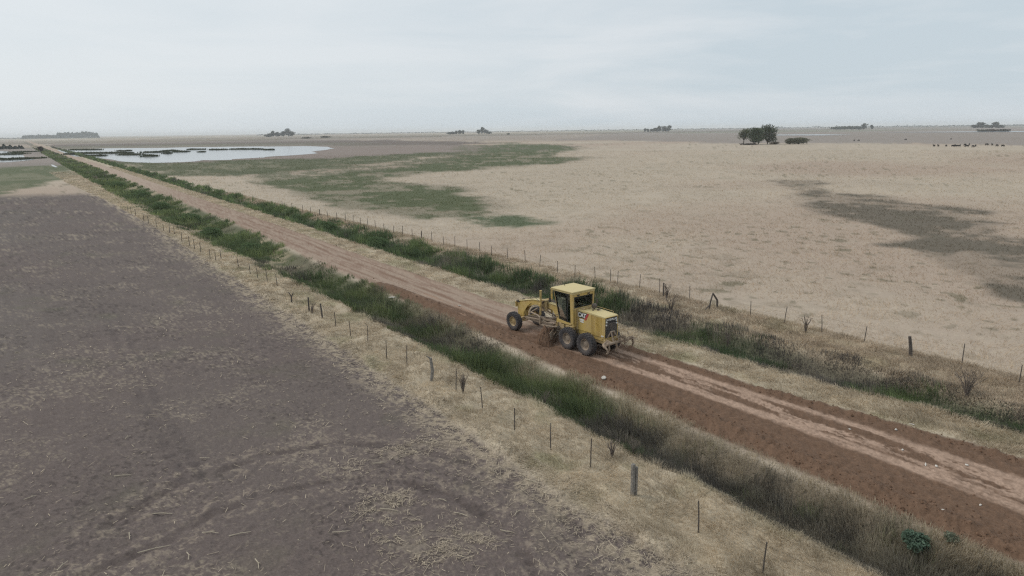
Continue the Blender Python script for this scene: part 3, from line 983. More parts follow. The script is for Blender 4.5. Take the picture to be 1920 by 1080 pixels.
def fence(label, cat_group, bases, specials, fx, wires, y_end):
    root = empty('wire_fence', (float(fx(20)), 20, 0))
    tag(root, label, 'fence')
    tops = []
    for i, (x, y) in enumerate(bases):
        b = MB()
        z = float(ground_z([x], [y])[0])
        sp = specials.get(i)
        lean = (random.uniform(-.07, .07), random.uniform(-.09, .09))
        h = 1.12+random.uniform(-.1, .08)
        lb = None
        if sp == 'double':
            b.box(-0.11, 0.02, -0.05, 0.08, -0.3, 1.22, bev=0.02); b.box(0.025, 0.12, -0.08, 0.03, -0.3, 1.10, bev=0.02)
            mt = WOODG; lb = 'thick grey split post of two upright timbers'
        elif sp == 'crooked':
            post_mesh(b, 1.25, 0.085, (0.05, 0.1), kink=0.12)
            b.tube((0.08, 0.08, 1.2), (-0.12, 0.16, 1.38), 0.05, 0.02, 6)
            mt = WOODG; lb = 'crooked grey branch post with a knob at its top'
        elif sp == 'thick':
            post_mesh(b, 1.22, 0.095, (-0.22, 0.10)); mt = WOOD; lb = 'thick leaning dark post'
        elif sp == 'bent':
            b.path([(0.0, 0.15, -0.2), (-0.02, 0.18, 0.6), (-0.45, 0.25, 1.15)], [0.08, 0.07, 0.06], 7)
            b.path([(-0.75, 0.30, -0.1), (-0.62, 0.28, 0.6), (-0.45, 0.25, 1.12)], [0.06, 0.055, 0.05], 7)
            b.path([(-1.1, 0.3, 0.05), (-0.7, 0.3, 0.30)], [0.05, 0.04], 6)
            mt = WOOD; lb = 'broken post bent over like an upturned V'
        elif sp == 'fork':
            b.path([(0, 0, -0.2), (0.02, 0.0, 0.45), (-0.12, 0.14, 0.8)], [0.06, 0.055, 0.03], 6)
            b.path([(0.02, 0, 0.4), (0.14, -0.12, 0.75)], [0.045, 0.03], 6)
            mt = WOOD; lb = 'short forked stump used as a post'
        elif sp == 'stout':
            post_mesh(b, 1.05, 0.06, lean); mt = WOOD
        else:
            post_mesh(b, h, max(0.024, 0.016+0.0002*math.hypot(x, y)), lean); mt = WOOD
        o = b.build('post', mt, root)
        o.location = (x-root.location.x, y-root.location.y, z)
        if lb: o['label'] = lb
        tops.append((x+lean[0], y+lean[1], z))
    wb_ = MB()
    for hh in wires:
        for i in range(len(tops)-1):
            a, c = tops[i], tops[i+1]
            if math.hypot(a[0], a[1]) > 70: continue
            wb_.tube((a[0]-root.location.x, a[1]-root.location.y, a[2]+hh), (c[0]-root.location.x, c[1]-root.location.y, c[2]+hh), 0.0025, n=4, cap=False)
    o = wb_.build('wire', WIRE, root)
    return root


LP = [(1430, 1070), (1310, 998), (1188, 933), (1107, 883), (1032, 840), (965, 810), (905, 766), (855, 736), (808, 715), (763, 690), (725, 672), (690, 645), (658, 632),
      (630, 615), (605, 600), (580, 588), (547, 570), (520, 538), (502, 533), (484, 527), (470, 520), (448, 505), (415, 488), (405, 491), (394, 485), (377, 475), (365, 468), (356, 463),
      (341, 453), (327, 440), (318, 437), (307, 434), (293, 425), (279, 420), (270, 414), (255, 405), (246, 401), (240, 398)]
LPW = [up(*p) for p in LP]
# one more out of frame so the wire runs on
fence('low wire fence of thin dark posts standing in dry grass left of the road', None,
      [(16.15, 7.7)]+LPW, {3: 'double', 9: 'crooked', 17: 'fork', 15: 'stout', 16: 'stout'}, fence_l, (0.45, 0.75, 1.0), 0)
RP = [(1910, 723), (1803, 685), (1708, 669), (1620, 643), (1541, 625), (1470, 608), (1407, 595), (1348, 580), (1293, 565), (1244, 555), (1237, 550), (1199, 543), (1158, 533), (1145, 530),
      (1116, 527), (1078, 520), (1045, 510), (1012, 500), (985, 490), (952, 485), (922, 480), (900, 474), (876, 469), (853, 463), (832, 460), (810, 452), (790, 449), (773, 446), (755, 440), (738, 438), (720, 434), (704, 428), (690, 425), (676, 422),
      (662, 418), (648, 416), (632, 412), (615, 409), (600, 405), (583, 402), (568, 398), (548, 392), (530, 388)]
fence('long wire fence of thin dark posts between the right ditch and the pasture', None,
      [(39.2, 9.0)]+[up(*p) for p in RP], {3: 'thick', 8: 'bent', 10: 'stout', 27: 'stout', 39: 'stout'}, fence_r, (0.45, 0.75, 1.0), 0)

# ------------------------------------------------------------------ bare shrubs and single plants
TWIG = paint('twigs', (0.15, 0.12, 0.10), 0.9, 0, 0.3, 8)


def bare_shrub(px, py, h, label, spread=0.5, n=9, sub=4, r0=0.012, mat=TWIG, name='bare_shrub'):
    x, y = up(px, py)
    z = float(ground_z([x], [y])[0])
    b = MB()
    for i in range(n):
        a = random.uniform(0, 2*math.pi); s = random.uniform(0.1, 1)*spread
        tip = Vector((math.cos(a)*s, math.sin(a)*s, h*random.uniform(0.65, 1)))
        mid = tip*0.5+Vector((math.cos(a)*s*-0.1, math.sin(a)*s*-0.1, h*0.08))
        b.tube((0, 0, -0.05), mid, r0*1.4, r0, 5); b.tube(mid, tip, r0, r0*0.5, 5)
        for k in range(sub):
            t = random.uniform(0.3, 0.95); p = mid.lerp(tip, t) if t > 0.5 else mid*(t*2)
            e = p+Vector((random.uniform(-.25, .25), random.uniform(-.25, .25), random.uniform(.08, .28)))*h*0.7
            b.tube(p, e, r0*0.6, r0*0.3, 4)
    o = b.build(name, mat, loc=(x, y, z))
    return tag(o, label, 'shrub')


bare_shrub(1147, 853, 0.75, 'bare spiky shrub in dry grass left of the thick grey post', 0.4, 10, 4, 0.016)
bare_shrub(1187, 850, 0.7, 'faint thin bare shrub right of the spiky shrub near the ditch', 0.5, 10, 4, 0.008)
bare_shrub(868, 735, 1.1, 'tuft of upright brown stalks beside a thin fence post', 0.35, 16, 1, 0.014)
bare_shrub(1020, 758, 0.8, 'small bare shrub at the near edge of the left ditch', 0.5, 9, 4, 0.010)
bare_shrub(585, 590, 0.9, 'thin leafless shrub near the forked stump', 0.5, 9, 3, 0.014)
bare_shrub(1249, 565, 1.3, 'leafless dark shrub by the stout pasture fence post', 0.4, 9, 4, 0.02)
bare_shrub(1258, 585, 1.3, 'tall brown dead weeds behind the right ditch', 0.8, 18, 4, 0.012)
bare_shrub(1510, 626, 1.1, 'leaning grey dead plant between pasture fence posts', 0.35, 9, 3, 0.018)
bare_shrub(1812, 740, 1.4, 'tall bushy grey dead weed on the bank of the right ditch', 0.7, 22, 5, 0.012)
bare_shrub(1365, 635, 1.2, 'single tall brown stalk clump in the right ditch', 0.3, 10, 3, 0.012)


def leafy(px, py, h, w, n, col, label, name='green_shrub', leaf=0.06, cat='shrub'):
    x, y = up(px, py); z = float(ground_z([x], [y])[0])
    root = empty(name, (x, y, z)); tag(root, label, cat)
    b = MB()
    for i in range(7):
        a = random.uniform(0, 6.28)
        b.tube((0, 0, -0.1), (math.cos(a)*w*0.3, math.sin(a)*w*0.3, h*0.7), 0.018, 0.008, 5)
    b.build('stem', TWIG, root)
    d = rng.normal(0, 1, (n, 3)); d /= np.linalg.norm(d, axis=1)[:, None]
    rr_ = rng.random(n)**0.4
    c = d*rr_[:, None]*np.array([w/2, w/2, h/2])*(0.7+0.5*vnoise(d[:, 0]*3+9, d[:, 1]*3+d[:, 2]*2+5, 1, 7))[:, None]+np.array([0, 0, h*0.5])
    c[:, 2] = np.maximum(c[:, 2], 0.02)
    t1 = rng.normal(0, 1, (n, 3)); t1 /= np.linalg.norm(t1, axis=1)[:, None]
    t2 = np.cross(t1, rng.normal(0, 1, (n, 3))); t2 /= np.linalg.norm(t2, axis=1)[:, None]
    s = leaf*(0.6+0.8*rng.random(n))[:, None]
    V = np.stack([c-t1*s, c+t2*s*0.5, c+t1*s, c-t2*s*0.5], 1).reshape(-1, 3)
    bb = np.arange(n)*4
    cl = np.clip(np.array(col)[None, :]*(0.65+0.7*rng.random(n))[:, None], 0, 1)
    o = np_mesh('foliage', V, np.stack([bb, bb+1, bb+2, bb+3], 1), None, np.repeat(cl, 4, 0), VM)
    o.parent = root
    return root


leafy(1718, 1008, 0.62, 0.75, 1500, (0.15, 0.215, 0.155), 'bluish green leafy shrub in the grey weeds of the left ditch', leaf=0.06)
leafy(1783, 1015, 0.30, 0.45, 260, (0.19, 0.21, 0.15), 'small pale green shrub right of the bluish green shrub', leaf=0.05)
for bx_, by_, h, wd, lb in ((20.4, 81, 1.5, 3.0, 'nearest rounded green bush in the left ditch'), (19.6, 97, 1.8, 3.4, 'green bush in the left ditch where the weeds turn thick'),
                        (20.6, 116, 1.9, 3.8, 'dark green bush midway along the far left ditch'), (19.8, 138, 2.2, 4.2, 'broad dark bush beyond the midway bush in the left ditch'),
                        (20.8, 168, 2.3, 4.6, 'dark bush second farthest in the left ditch'), (20.2, 205, 2.5, 5.0, 'farthest big dark bush in the left ditch'),
                        (33.5, 92, 1.8, 3.6, 'rounded green bush in the far right ditch'), (33.0, 74, 1.7, 3.2, 'nearest rounded green bush in the right ditch')):
    leafy(*pj(bx_, by_), h*0.8, wd*0.9, 2600, (0.125, 0.175, 0.085), lb, 'ditch_bush', leaf=0.10, cat='bush')

# ------------------------------------------------------------------ reed clumps in the ponds
REED = vcolmat('reeds', 0.9, 0.25)


def reed_bed(x0, x1, py, depth, label, h=1.0):
    xa, ya = up(x0, py); xb, yb = up(x1, py)
    cx, cy = (xa+xb)/2, (ya+yb)/2
    wlen = math.hypot(xb-xa, yb-ya)
    r = math.hypot(cx, cy)
    n = int(min(2600, 160+wlen*26))
    t = rng.uniform(-0.5, 0.5, n); dpt = rng.normal(0, 0.33, n)*depth*(1.1-1.2*np.abs(t))
    ex, ey = (xb-xa)/wlen, (yb-ya)/wlen
    X = t*wlen*ex-dpt*ey; Y = t*wlen*ey+dpt*ex
    hh = h*(0.6+0.6*rng.random(n))*(0.6+0.7*vnoise(X+cx, Y+cy, 3, 131)); wd = np.full(n, r*0.0010)
    la = rng.random(n)*6.28; lm = hh*0.2
    c = lerpc((0.060, 0.072, 0.045), (0.11, 0.115, 0.065), rng.random(n))
    V, qd, tr, C = blades(np.stack([X, Y, np.zeros(n)], 1), hh, wd, np.stack([np.cos(la)*lm, np.sin(la)*lm], 1), c)
    # matted base the stems grow from
    m_ = 40
    th = np.arange(m_)*2*math.pi/m_
    er = 0.88+0.24*vnoise(np.cos(th)*2+cx, np.sin(th)*2+cy, 1, 133)
    bxl, bdl = np.cos(th)*wlen*0.53*er, np.sin(th)*depth*0.62*er
    bas = np.stack([bxl*ex-bdl*ey, bxl*ey+bdl*ex, np.full(m_, 0.02)], 1)
    top_ = bas*np.array([0.8, 0.8, 1])+np.array([0, 0, 0.22*h])
    o0 = len(V)
    V = np.concatenate([V, bas, top_, np.array([[0, 0, 0.25*h]])])
    ka = np.arange(m_); kb = (ka+1) % m_
    qd = np.concatenate([qd, np.stack([o0+ka, o0+kb, o0+m_+kb, o0+m_+ka], 1)])
    tr = np.concatenate([tr, np.stack([o0+m_+ka, o0+m_+kb, np.full(m_, o0+2*m_)], 1)])
    C = np.concatenate([C, np.tile(np.array((0.085, 0.085, 0.055)), (2*m_+1, 1))])
    o = np_mesh('reed_clump', V, qd, tr, C, REED)
    o.location = (cx, cy, 0.04)
    tag(o, label, 'reeds', 'reed clumps standing in the ponds')


for a, b_, y, dp, lb in ((135, 183, 281.3, 14, 'narrow reed clump at the far left end of the large pond'), (148, 215, 287.7, 16, 'long dark reed clump near the left end of the large pond'),
                     (162, 192, 292.8, 9, 'ragged reed clump at the left shore of the large pond'), (217, 243, 287.3, 12, 'reed clump right of the long dark one'),
                     (228, 260, 290.5, 12, 'low reed clump nearest the middle of the large pond'), (226, 242, 283.3, 8, 'slim reed clump behind the low middle one'),
                     (275, 299, 286, 12, 'dark oval reed clump left of the pond middle'), (301, 309, 284.7, 9, 'small square reed tuft of the pond middle'),
                     (315, 328, 283.2, 10, 'reed tuft right of the small square one'), (330, 349, 285, 10, 'oval reed clump right of the pond middle'),
                     (272, 290, 293.2, 8, 'reed clump closest to the near shore'), (310, 317, 288, 6, 'tiny reed tuft in open water'),
                     (357, 381, 280.6, 10, 'thin reed line toward the far shore'), (397, 422, 281, 9, 'broken reed line right of the thin one'),
                     (375, 381, 285.3, 5, 'tiny reed tuft alone on the right water'),
                     (435, 491, 280.2, 10, 'long thin reed line at the right of the pond'), (497, 511, 281.2, 6, 'last small reed tuft at the right of the pond'),
                     (125, 134, 290, 8, 'small reed clump on the left shore by the ditch'),
                     (-30, 30, 290, 22, 'broad reed clump at the left frame edge in the small pond'), (30, 56, 285.5, 18, 'reed clump at the far side of the small pond'),
                     (3, 25, 299.5, 11, 'dark reed block at the near left of the small pond'), (29, 44, 298.8, 11, 'dark reed block in the near middle of the small pond'),
                     (45, 76, 297.5, 12, 'dark reed block at the near right of the small pond'), (32, 36, 288, 6, 'tiny reed tuft inside the small pond')):
    reed_bed(a, b_, y, dp, lb)

# ------------------------------------------------------------------ trees
BARK = paint('bark', (0.11, 0.095, 0.08), 0.95, 0, 0.4, 3)
LEAF = vcolmat('leaves', 0.9, 0.25)


def tree(px, r, h, wdt, label, group=None, n=1400, leaf=None, col=(0.055, 0.07, 0.038), trunk=0.3, name='tree', z0=0.0, open_=0.0):
    x, y = at_r(px, r)
    root = empty(name, (x, y, z0)); tag(root, label, 'tree' if name != 'bush' else 'bush', group)
    b = MB()
    rt = h*0.022+0.05
    lobes = []
    kl = max(5, int(13*(wdt/h)**0.5))
    for i in range(kl):
        a = random.uniform(0, 6.28); s = random.uniform(0.10, 0.30)*wdt
        zc = h*(trunk+0.14+(0.84-trunk-0.14)*(i+0.5)/kl)
        lobes.append((math.cos(a)*s, math.sin(a)*s, zc, wdt*random.uniform(0.17, 0.28), h*random.uniform(0.12, 0.20)))
    lobes.append((0, 0, h*0.83, wdt*0.2, h*0.16))
    b.tube((0, 0, -0.3), (0.02*h, 0, h*(trunk+0.15)), rt*1.3, rt*0.7, 7)
    for lx, ly, lz, _, _ in lobes:
        b.tube((0.015*h, 0, h*trunk*0.8), (lx, ly, lz), rt*0.5, rt*0.15, 5)
    b.build('trunk', BARK, root)
    li = rng.integers(0, len(lobes), n)
    LB = np.array(lobes)[li]
    d = rng.normal(0, 1, (n, 3)); d /= np.linalg.norm(d, axis=1)[:, None]
    rad = rng.random(n)**0.45*(1+0.25*rng.random(n))
    c = LB[:, :3]+d*rad[:, None]*np.stack([LB[:, 3]*1.15, LB[:, 3]*1.15, LB[:, 4]], 1)
    if leaf is None: leaf = max(0.16, r*0.0009)
    t1 = rng.normal(0, 1, (n, 3)); t1 /= np.linalg.norm(t1, axis=1)[:, None]
    t2 = np.cross(t1, rng.normal(0, 1, (n, 3))); t2 /= np.linalg.norm(t2, axis=1)[:, None]
    s = leaf*(0.6+0.8*rng.random(n))[:, None]
    V = np.stack([c-t1*s, c+t2*s*0.7, c+t1*s, c-t2*s*0.7], 1).reshape(-1, 3)
    V[:, 2] = np.maximum(V[:, 2], 0.05)
    bb = np.arange(n)*4
    cl = np.array(col)[None, :]*(0.6+0.8*rng.random(n))[:, None]
    cl *= (0.8+0.4*rng.random(len(lobes)))[li][:, None]
    o = np_mesh('crown', V, np.stack([bb, bb+1, bb+2, bb+3], 1), None, np.repeat(cl, 4, 0), LEAF)
    o.parent = root
    return root


R1 = 555
G1 = 'trees in the clump on the right of the pasture'
tree(1396, R1, 12.0, 9, 'pale airy left tree of the pasture tree clump', G1, 1500, 0.36, (0.12, 0.13, 0.08), 0.32)
tree(1415, R1-8, 13.0, 15, 'broad dense middle tree of the pasture tree clump', G1, 3400, 0.38, (0.080, 0.105, 0.055), 0.08)
tree(1441, R1+6, 15.0, 14.5, 'tallest right tree of the pasture tree clump', G1, 3400, 0.38, (0.078, 0.095, 0.058), 0.08)
tree(1424, R1+14, 12.0, 8, 'tree half hidden between the two big trees', G1, 1500, 0.38, (0.078, 0.095, 0.058), 0.12)
tree(1500, 560, 5.0, 15, 'wide low grey green bush right of the tree clump', None, 2600, 0.34, (0.15, 0.15, 0.10), 0.03, 'bush')
tree(1484, 560, 4.5, 9, 'low bush at the left end of the wide bush', None, 1400, 0.34, (0.14, 0.14, 0.095), 0.03, 'bush')
tree(1455, 556, 2.0, 8, 'very low scrub between the tall tree and the bush', None, 700, 0.3, (0.12, 0.10, 0.07), 0.02, 'bush')
tree(1406, 545, 1.2, 14, 'low dark scrub under the left and middle tree', None, 800, 0.3, (0.05, 0.045, 0.04), 0.02, 'bush')
R2 = 2700
for g, nmg, l in (('trees of the far grove beyond the pond', 'grove beyond the pond', [(505, 6, 5), (512, 11, 5), (521, 8, 7), (531, 9.5, 7), (540, 15, 7), (547, 9, 7), (503, 4, 9)]),
               ('trees of the low far row left of centre', 'low far row left of centre', [(842, 3.5, 6), (848, 4.5, 5), (855, 6, 4), (862, 7.5, 5), (868, 7, 3)]),
               ('trees of the small far clump at the centre', 'small far clump at the centre', [(897, 8, 5), (904, 13, 6), (911, 8, 7), (917, 4, 7)]),
               ('trees of the far clump right of centre', 'far clump right of centre', [(1210, 6, 3), (1215, 5, 3), (1225, 5, 8), (1231, 7, 8), (1236, 11, 6), (1244, 10, 5), (1249, 6, 7), (1254, 11.5, 7)]),
               ('trees of the far row near the right', 'far row near the right', [(1570, 4.5, 14), (1584, 5.5, 14), (1597, 5.5, 12), (1608, 4, 10), (1621, 10, 5), (1635, 7, 3), (1612, 5, 8)]),
               ('trees of the far grove at the right edge', 'far grove at the right edge', [(1829, 5, 8), (1835, 9, 5), (1842, 9, 5), (1850, 5, 8), (1859, 4, 8), (1867, 9, 6), (1876, 4, 8)])):
    l = sorted(l)
    hs_ = sorted([t[1] for t in l], reverse=True)
    for i, (px, hp, wp) in enumerate(l):
        k = R2/FPX
        ordn = ('first', 'second', 'third', 'fourth', 'fifth', 'sixth', 'seventh', 'eighth')[i]
        rk = hs_.index(hp)
        sz = 'tallest hazy tree' if rk == 0 else ('low hazy tree' if hp < 6 else 'hazy tree')
        tree(px, R2, (hp*0.92+1.0)*k, wp*k*1.7, f'{sz}, {ordn} from the left in the {nmg}', g, 420, 1.8, (0.070, 0.080, 0.055), 0.12)
# far scrub
tree(1848, 1500, 3.5, 24, 'broad dark scrub patch before the far right grove', None, 500, 1.1, (0.10, 0.10, 0.075), 0.02, 'bush')
tree(1862, 1500, 3.5, 20, 'low brown scrub patch right of the broad dark one', None, 400, 1.5, (0.11, 0.085, 0.07), 0.02, 'bush')
tree(1882, 1500, 3.5, 22, 'small scrub patch near the right frame edge', None, 300, 1.5, (0.08, 0.075, 0.055), 0.02, 'bush')
tree(575, 1700, 3.5, 26, 'low scrub right of the far grove beyond the pond', None, 300, 1.2, (0.10, 0.09, 0.06), 0.02, 'bush')
tree(610, 1900, 4.5, 30, 'second low scrub right of the far grove beyond the pond', None, 300, 1.3, (0.10, 0.09, 0.06), 0.02, 'bush')
tree(72, 640, 5.5, 4, 'small brown tree beside the far end of the road', None, 400, 0.5, (0.12, 0.10, 0.08), 0.3)
tree(953, 2200, 4, 10, 'lone dark bush right of the small centre clump', None, 200, 1.4, (0.06, 0.06, 0.04), 0.02, 'bush')


def far_wood(name, label, spans, r, col, n, leaf):
    Vs = []; Cs = []
    for (x0, x1, h0, h1) in spans:
        m = int(n*abs(x1-x0)/100)
        px = rng.uniform(x0, x1, m)
        d = np.stack([px-960, (257-25*px/1920)-540, np.full(m, FPX)], 1) @ RC
        d = d[:, :2]/np.linalg.norm(d[:, :2], axis=1)[:, None]
        rr_ = r*(1+rng.uniform(0, 0.10, m))
        hh = (h0+(h1-h0)*fbm(px, px*0, 9, 140, 3))*(np.clip(1.35*fbm(px, px*0+3, 3.5, 141, 2), 0.3, 1.3) if name != 'far_wood' else np.clip(0.75+0.5*fbm(px, px*0+3, 5, 141, 3), 0.8, 1.15))
        edge = np.minimum(px-x0, x1-px); hh = hh*sstep(0, 4, edge)
        c = np.stack([d[:, 0]*rr_, d[:, 1]*rr_, hh*rng.random(m)**0.7], 1)
        t1 = rng.normal(0, 1, (m, 3)); t1 /= np.linalg.norm(t1, axis=1)[:, None]
        t2 = np.cross(t1, rng.normal(0, 1, (m, 3))); t2 /= np.linalg.norm(t2, axis=1)[:, None]
        s = leaf*(0.6+0.8*rng.random(m))[:, None]
        V = np.stack([c-t1*s, c+t2*s*0.8, c+t1*s, c-t2*s*0.8], 1)
        V[:, :, 2] = np.maximum(V[:, :, 2], 0.1)
        Vs.append(V.reshape(-1, 3)); Cs.append(np.repeat(np.array(col)[None, :]*(0.7+0.6*rng.random(m))[:, None], 4, 0))
    V = np.concatenate(Vs); C = np.concatenate(Cs)
    bb = np.arange(len(V)//4)*4
    tag(np_mesh(name, V, np.stack([bb, bb+1, bb+2, bb+3], 1), None, C, LEAF), label, 'wood', kind='stuff')


far_wood('far_wood', 'long blue hazy wood on the left horizon', [(40, 115, 12, 26), (105, 186, 28, 42)], 5200, (0.06, 0.075, 0.06), 3000, 5.5)
far_wood('far_treeline', 'thin broken line of trees along the horizon', [(480, 1000, 3, 16), (1000, 1330, 4, 18), (1300, 1480, 4, 16), (1450, 1660, 10, 22), (1660, 1760, 6, 20), (1760, 1960, 6, 14), (-100, 60, 4, 12)], 5600, (0.055, 0.065, 0.05), 420, 3.2)
far_wood('dark_hedge', 'dark low thicket beyond the small pond at the left edge', [(-120, 24, 4.5, 6.0), (14, 41, 3.0, 5.5)], 900, (0.045, 0.05, 0.042), 1500, 0.9)

# ------------------------------------------------------------------ cattle
COW = paint('cow_hide', (0.020, 0.017, 0.015), 0.8, 0, 0.3, 3)
COWB = paint('brown_cow_hide', (0.07, 0.045, 0.03), 0.8, 0, 0.3, 3)


def cow_mesh(graze):
    b = MB()
    prof = [(0.05, -1.05), (0.30, -1.0), (0.40, -0.75), (0.37, -0.45), (0.42, 0.0), (0.44, 0.3), (0.38, 0.62), (0.26, 0.85), (0.17, 0.95)]
    n = 12
    vs = []; fs = []
    for r, x in prof:
        for i in range(n):
            t = 2*math.pi*i/n
            vs.append((x, r*0.72*math.cos(t), 0.98+r*1.0*math.sin(t)))
    for k in range(len(prof)-1):
        for i in range(n):
            j = (i+1) % n
            fs.append((k*n+i, k*n+j, k*n+n+j, k*n+n+i))
    fs.append(tuple(range(n)))
    b.add(vs, fs)
    if graze:
        b.tube((0.80, 0, 1.08), (1.28, 0, 0.62), 0.24, 0.13, 10); b.tube((1.25, 0, 0.70), (1.48, 0, 0.18), 0.14, 0.075, 10)
        hx, hz = 1.27, 0.66
    else:
        b.tube((0.80, 0, 1.12), (1.22, 0, 1.42), 0.25, 0.14, 10); b.tube((1.15, 0, 1.48), (1.62, 0, 1.28), 0.14, 0.08, 10)
        hx, hz = 1.18, 1.52
    for s in (-1, 1):
        b.tube((hx, s*0.10, hz), (hx-0.05, s*0.27, hz+0.02), 0.05, 0.02, 6)
        b.tube((0.58, s*0.19, 0.85), (0.60, s*0.18, 0.42), 0.12, 0.07, 8); b.tube((0.60, s*0.18, 0.44), (0.58, s*0.18, 0.0), 0.065, 0.055, 8)
        b.tube((-0.72, s*0.20, 0.95), (-0.62, s*0.19, 0.52), 0.17, 0.08, 8); b.tube((-0.62, s*0.19, 0.54), (-0.80, s*0.19, 0.40), 0.08, 0.065, 8)
        b.tube((-0.80, s*0.19, 0.42), (-0.76, s*0.19, 0.0), 0.062, 0.055, 8)
    b.tube((-1.0, 0, 1.22), (-1.13, 0, 0.55), 0.035, 0.045, 6)
    return b


cA = cow_mesh(True).build('cow', COW, smooth=True); cB = cow_mesh(False).build('cow', COW, smooth=True)
first = {0: cA, 1: cB}; usedc = set()
herd = [(1751, 275.5, 90), (1759, 275.3, 80), (1774, 275.4, 40), (1786.5, 275.7, 10), (1790.5, 275, 30), (1795, 276, 150), (1800, 274.8, 60), (1809, 273.6, 20),
        (1812.5, 276.2, 170), (1817, 273, 50), (1824, 276.6, 20), (1829, 275.2, 45), (1850, 273, 0), (1860, 273.2, 70), (1869, 275, 20), (1880, 275.5, 10)]
ORD = ['first', 'second', 'third', 'fourth', 'fifth', 'sixth', 'seventh', 'eighth', 'ninth', 'tenth', 'eleventh', 'twelfth', 'thirteenth', 'fourteenth', 'fifteenth', 'last']
for i, (px, py, a) in enumerate(herd):
    k = 1 if i in (0, 1, 9, 13) else 0
    if k not in usedc: o = first[k]; usedc.add(k)
    else: o = first[k].copy(); COL.objects.link(o)
    x, y = up(px, py)
    o.location = (x, y, 0.0); o.rotation_euler = (0, 0, math.radians(a-35)); o.scale = (0.95,)*3
    tag(o, f'{"dark cow standing head up" if k else "dark grazing cow"}, {ORD[i]} from the left in the herd at the pasture edge', 'cow', 'cattle of the far herd')
for i, (px, py, lb) in enumerate(((1601.5, 264.8, 'small dark cow standing alone far left of the herd'), (1610, 264.8, 'small dark cow right beside the lone far one'),
                                  (1698, 263, 'dark cow on the grey land between the lone pair and the herd'), (1783, 262, 'dark cow on the grey land behind the herd'))):
    o = cA.copy(); COL.objects.link(o)
    x, y = up(px, py); o.location = (x, y, 0); o.rotation_euler = (0, 0, i*1.3); o.scale = (0.95,)*3
    tag(o, lb, 'cow')

# ------------------------------------------------------------------ stones and scraps on the road
STONE = paint('white_stone', (0.62, 0.58, 0.52), 0.8, 0, 0.25, 9)
CLOD = paint('clod', C_SOIL, 0.95, 0, 0.4, 8)


def lump(name, px, py, sx, sy, sz, mat, label, cat, seed=0, group=None, rz=0.0, sink=0.3):
    import bmesh
    x, y = up(px, py)
    z = float(ground_z([x], [y])[0])
    bm = bmesh.new(); bmesh.ops.create_icosphere(bm, subdivisions=3, radius=1)
    rs_ = random.Random(seed)
    for k in range(5):
        c = Vector((rs_.uniform(-1, 1), rs_.uniform(-1, 1), rs_.uniform(-1, 1))).normalized()
        d0 = rs_.uniform(0.45, 0.8)
        for v in bm.verts:
            t = v.co.dot(c)
            if t > d0: v.co -= c*(t-d0)*0.85
    for v in bm.verts:
        v.co = Vector((v.co.x*sx, v.co.y*sy, v.co.z*sz))
    me = bpy.data.meshes.new(name); bm.to_mesh(me); bm.free(); me.materials.append(mat)
    o = bpy.data.objects.new(name, me); COL.objects.link(o)
    o.location = (x, y, z+sz*(1-sink)); o.rotation_euler = (0, 0, rz)
    return tag(o, label, cat, group)


for i, (px, py, a, b_, c, lb) in enumerate(((1132, 716, .13, .11, .11, 'largest rounded white stone on the brown soil below the machine'),
        (738, 557, .45, .14, .05, 'long flat white scrap where the fresh cut soil begins'), (862, 574, .25, .12, .06, 'pale flat scrap in the cut before the front wheel'),
        (1680, 808, .13, .08, .09, 'small white stone at the far edge of the pale track'), (1692, 845, .12, .07, .06, 'small pale stone in the middle of the pale track'),
        (1735, 872, .26, .05, .04, 'slim white stick shaped scrap on the pale track'), (1755, 876, .12, .10, .07, 'white stone right beside the slim white scrap'),
        (1812, 874, .13, .10, .07, 'lone white stone at the right of the pale track'), (1838, 950, .08, .07, .07, 'small white pebble on the near brown soil at the right'),
        (1709, 797, .24, .07, .04, 'flat pale chip on the verge right of the road'), (1593, 808, .10, .07, .05, 'small pale stone in the bare brown lens of the track'),
        (1766, 969, .09, .06, .05, 'tiny pale stone nearest the ditch on brown soil'))):
    k_ = 1.0 if i in (0, 1) else 0.6
    lump('stone', px, py, a*k_, b_*k_, c*k_, STONE, lb, 'stone', 50+i, rz=math.radians(-60+i*17))


def clods():
    n = 2300
    Y = 6*(56/6)**rng.random(n); rl_, rr_ = road_l(Y), road_r(Y)
    X = np.where(rng.random(n) < 0.72, rl_+0.1+np.abs(rng.normal(0, 1.1, n)), rr_-0.15-np.abs(rng.normal(0, 0.4, n)))
    k = (X < rr_+0.1) & ~((Y > 33) & (X > 25.2)); X, Y = X[k], Y[k]; n = len(X)
    Z = ground_z(X, Y)
    s = rng.gamma(1.5, 0.010, n)+0.010
    base = np.array([(1, 0, 0), (0, 1, 0), (-1, 0, 0), (0, -1, 0), (0, 0, 0.9), (0, 0, -0.5)], float)
    V = base[None]*s[:, None, None]*(0.7+0.6*rng.random((n, 6, 1)))+np.stack([X, Y, Z+s*0.3], 1)[:, None, :]
    th = rng.random(n)
    T = np.array([(0, 1, 4), (1, 2, 4), (2, 3, 4), (3, 0, 4), (1, 0, 5), (2, 1, 5), (3, 2, 5), (0, 3, 5)])
    tr = (T[None]+(np.arange(n)*6)[:, None, None]).reshape(-1, 3)
    c = np.array(C_SOIL)[None, :]*(1.25+0.8*rng.random(n))[:, None]
    tag(np_mesh('soil_clods', V.reshape(-1, 3), None, tr, np.repeat(c, 6, 0), VM), 'loose brown clods along both edges of the worked road', 'clods', kind='stuff')


clods()
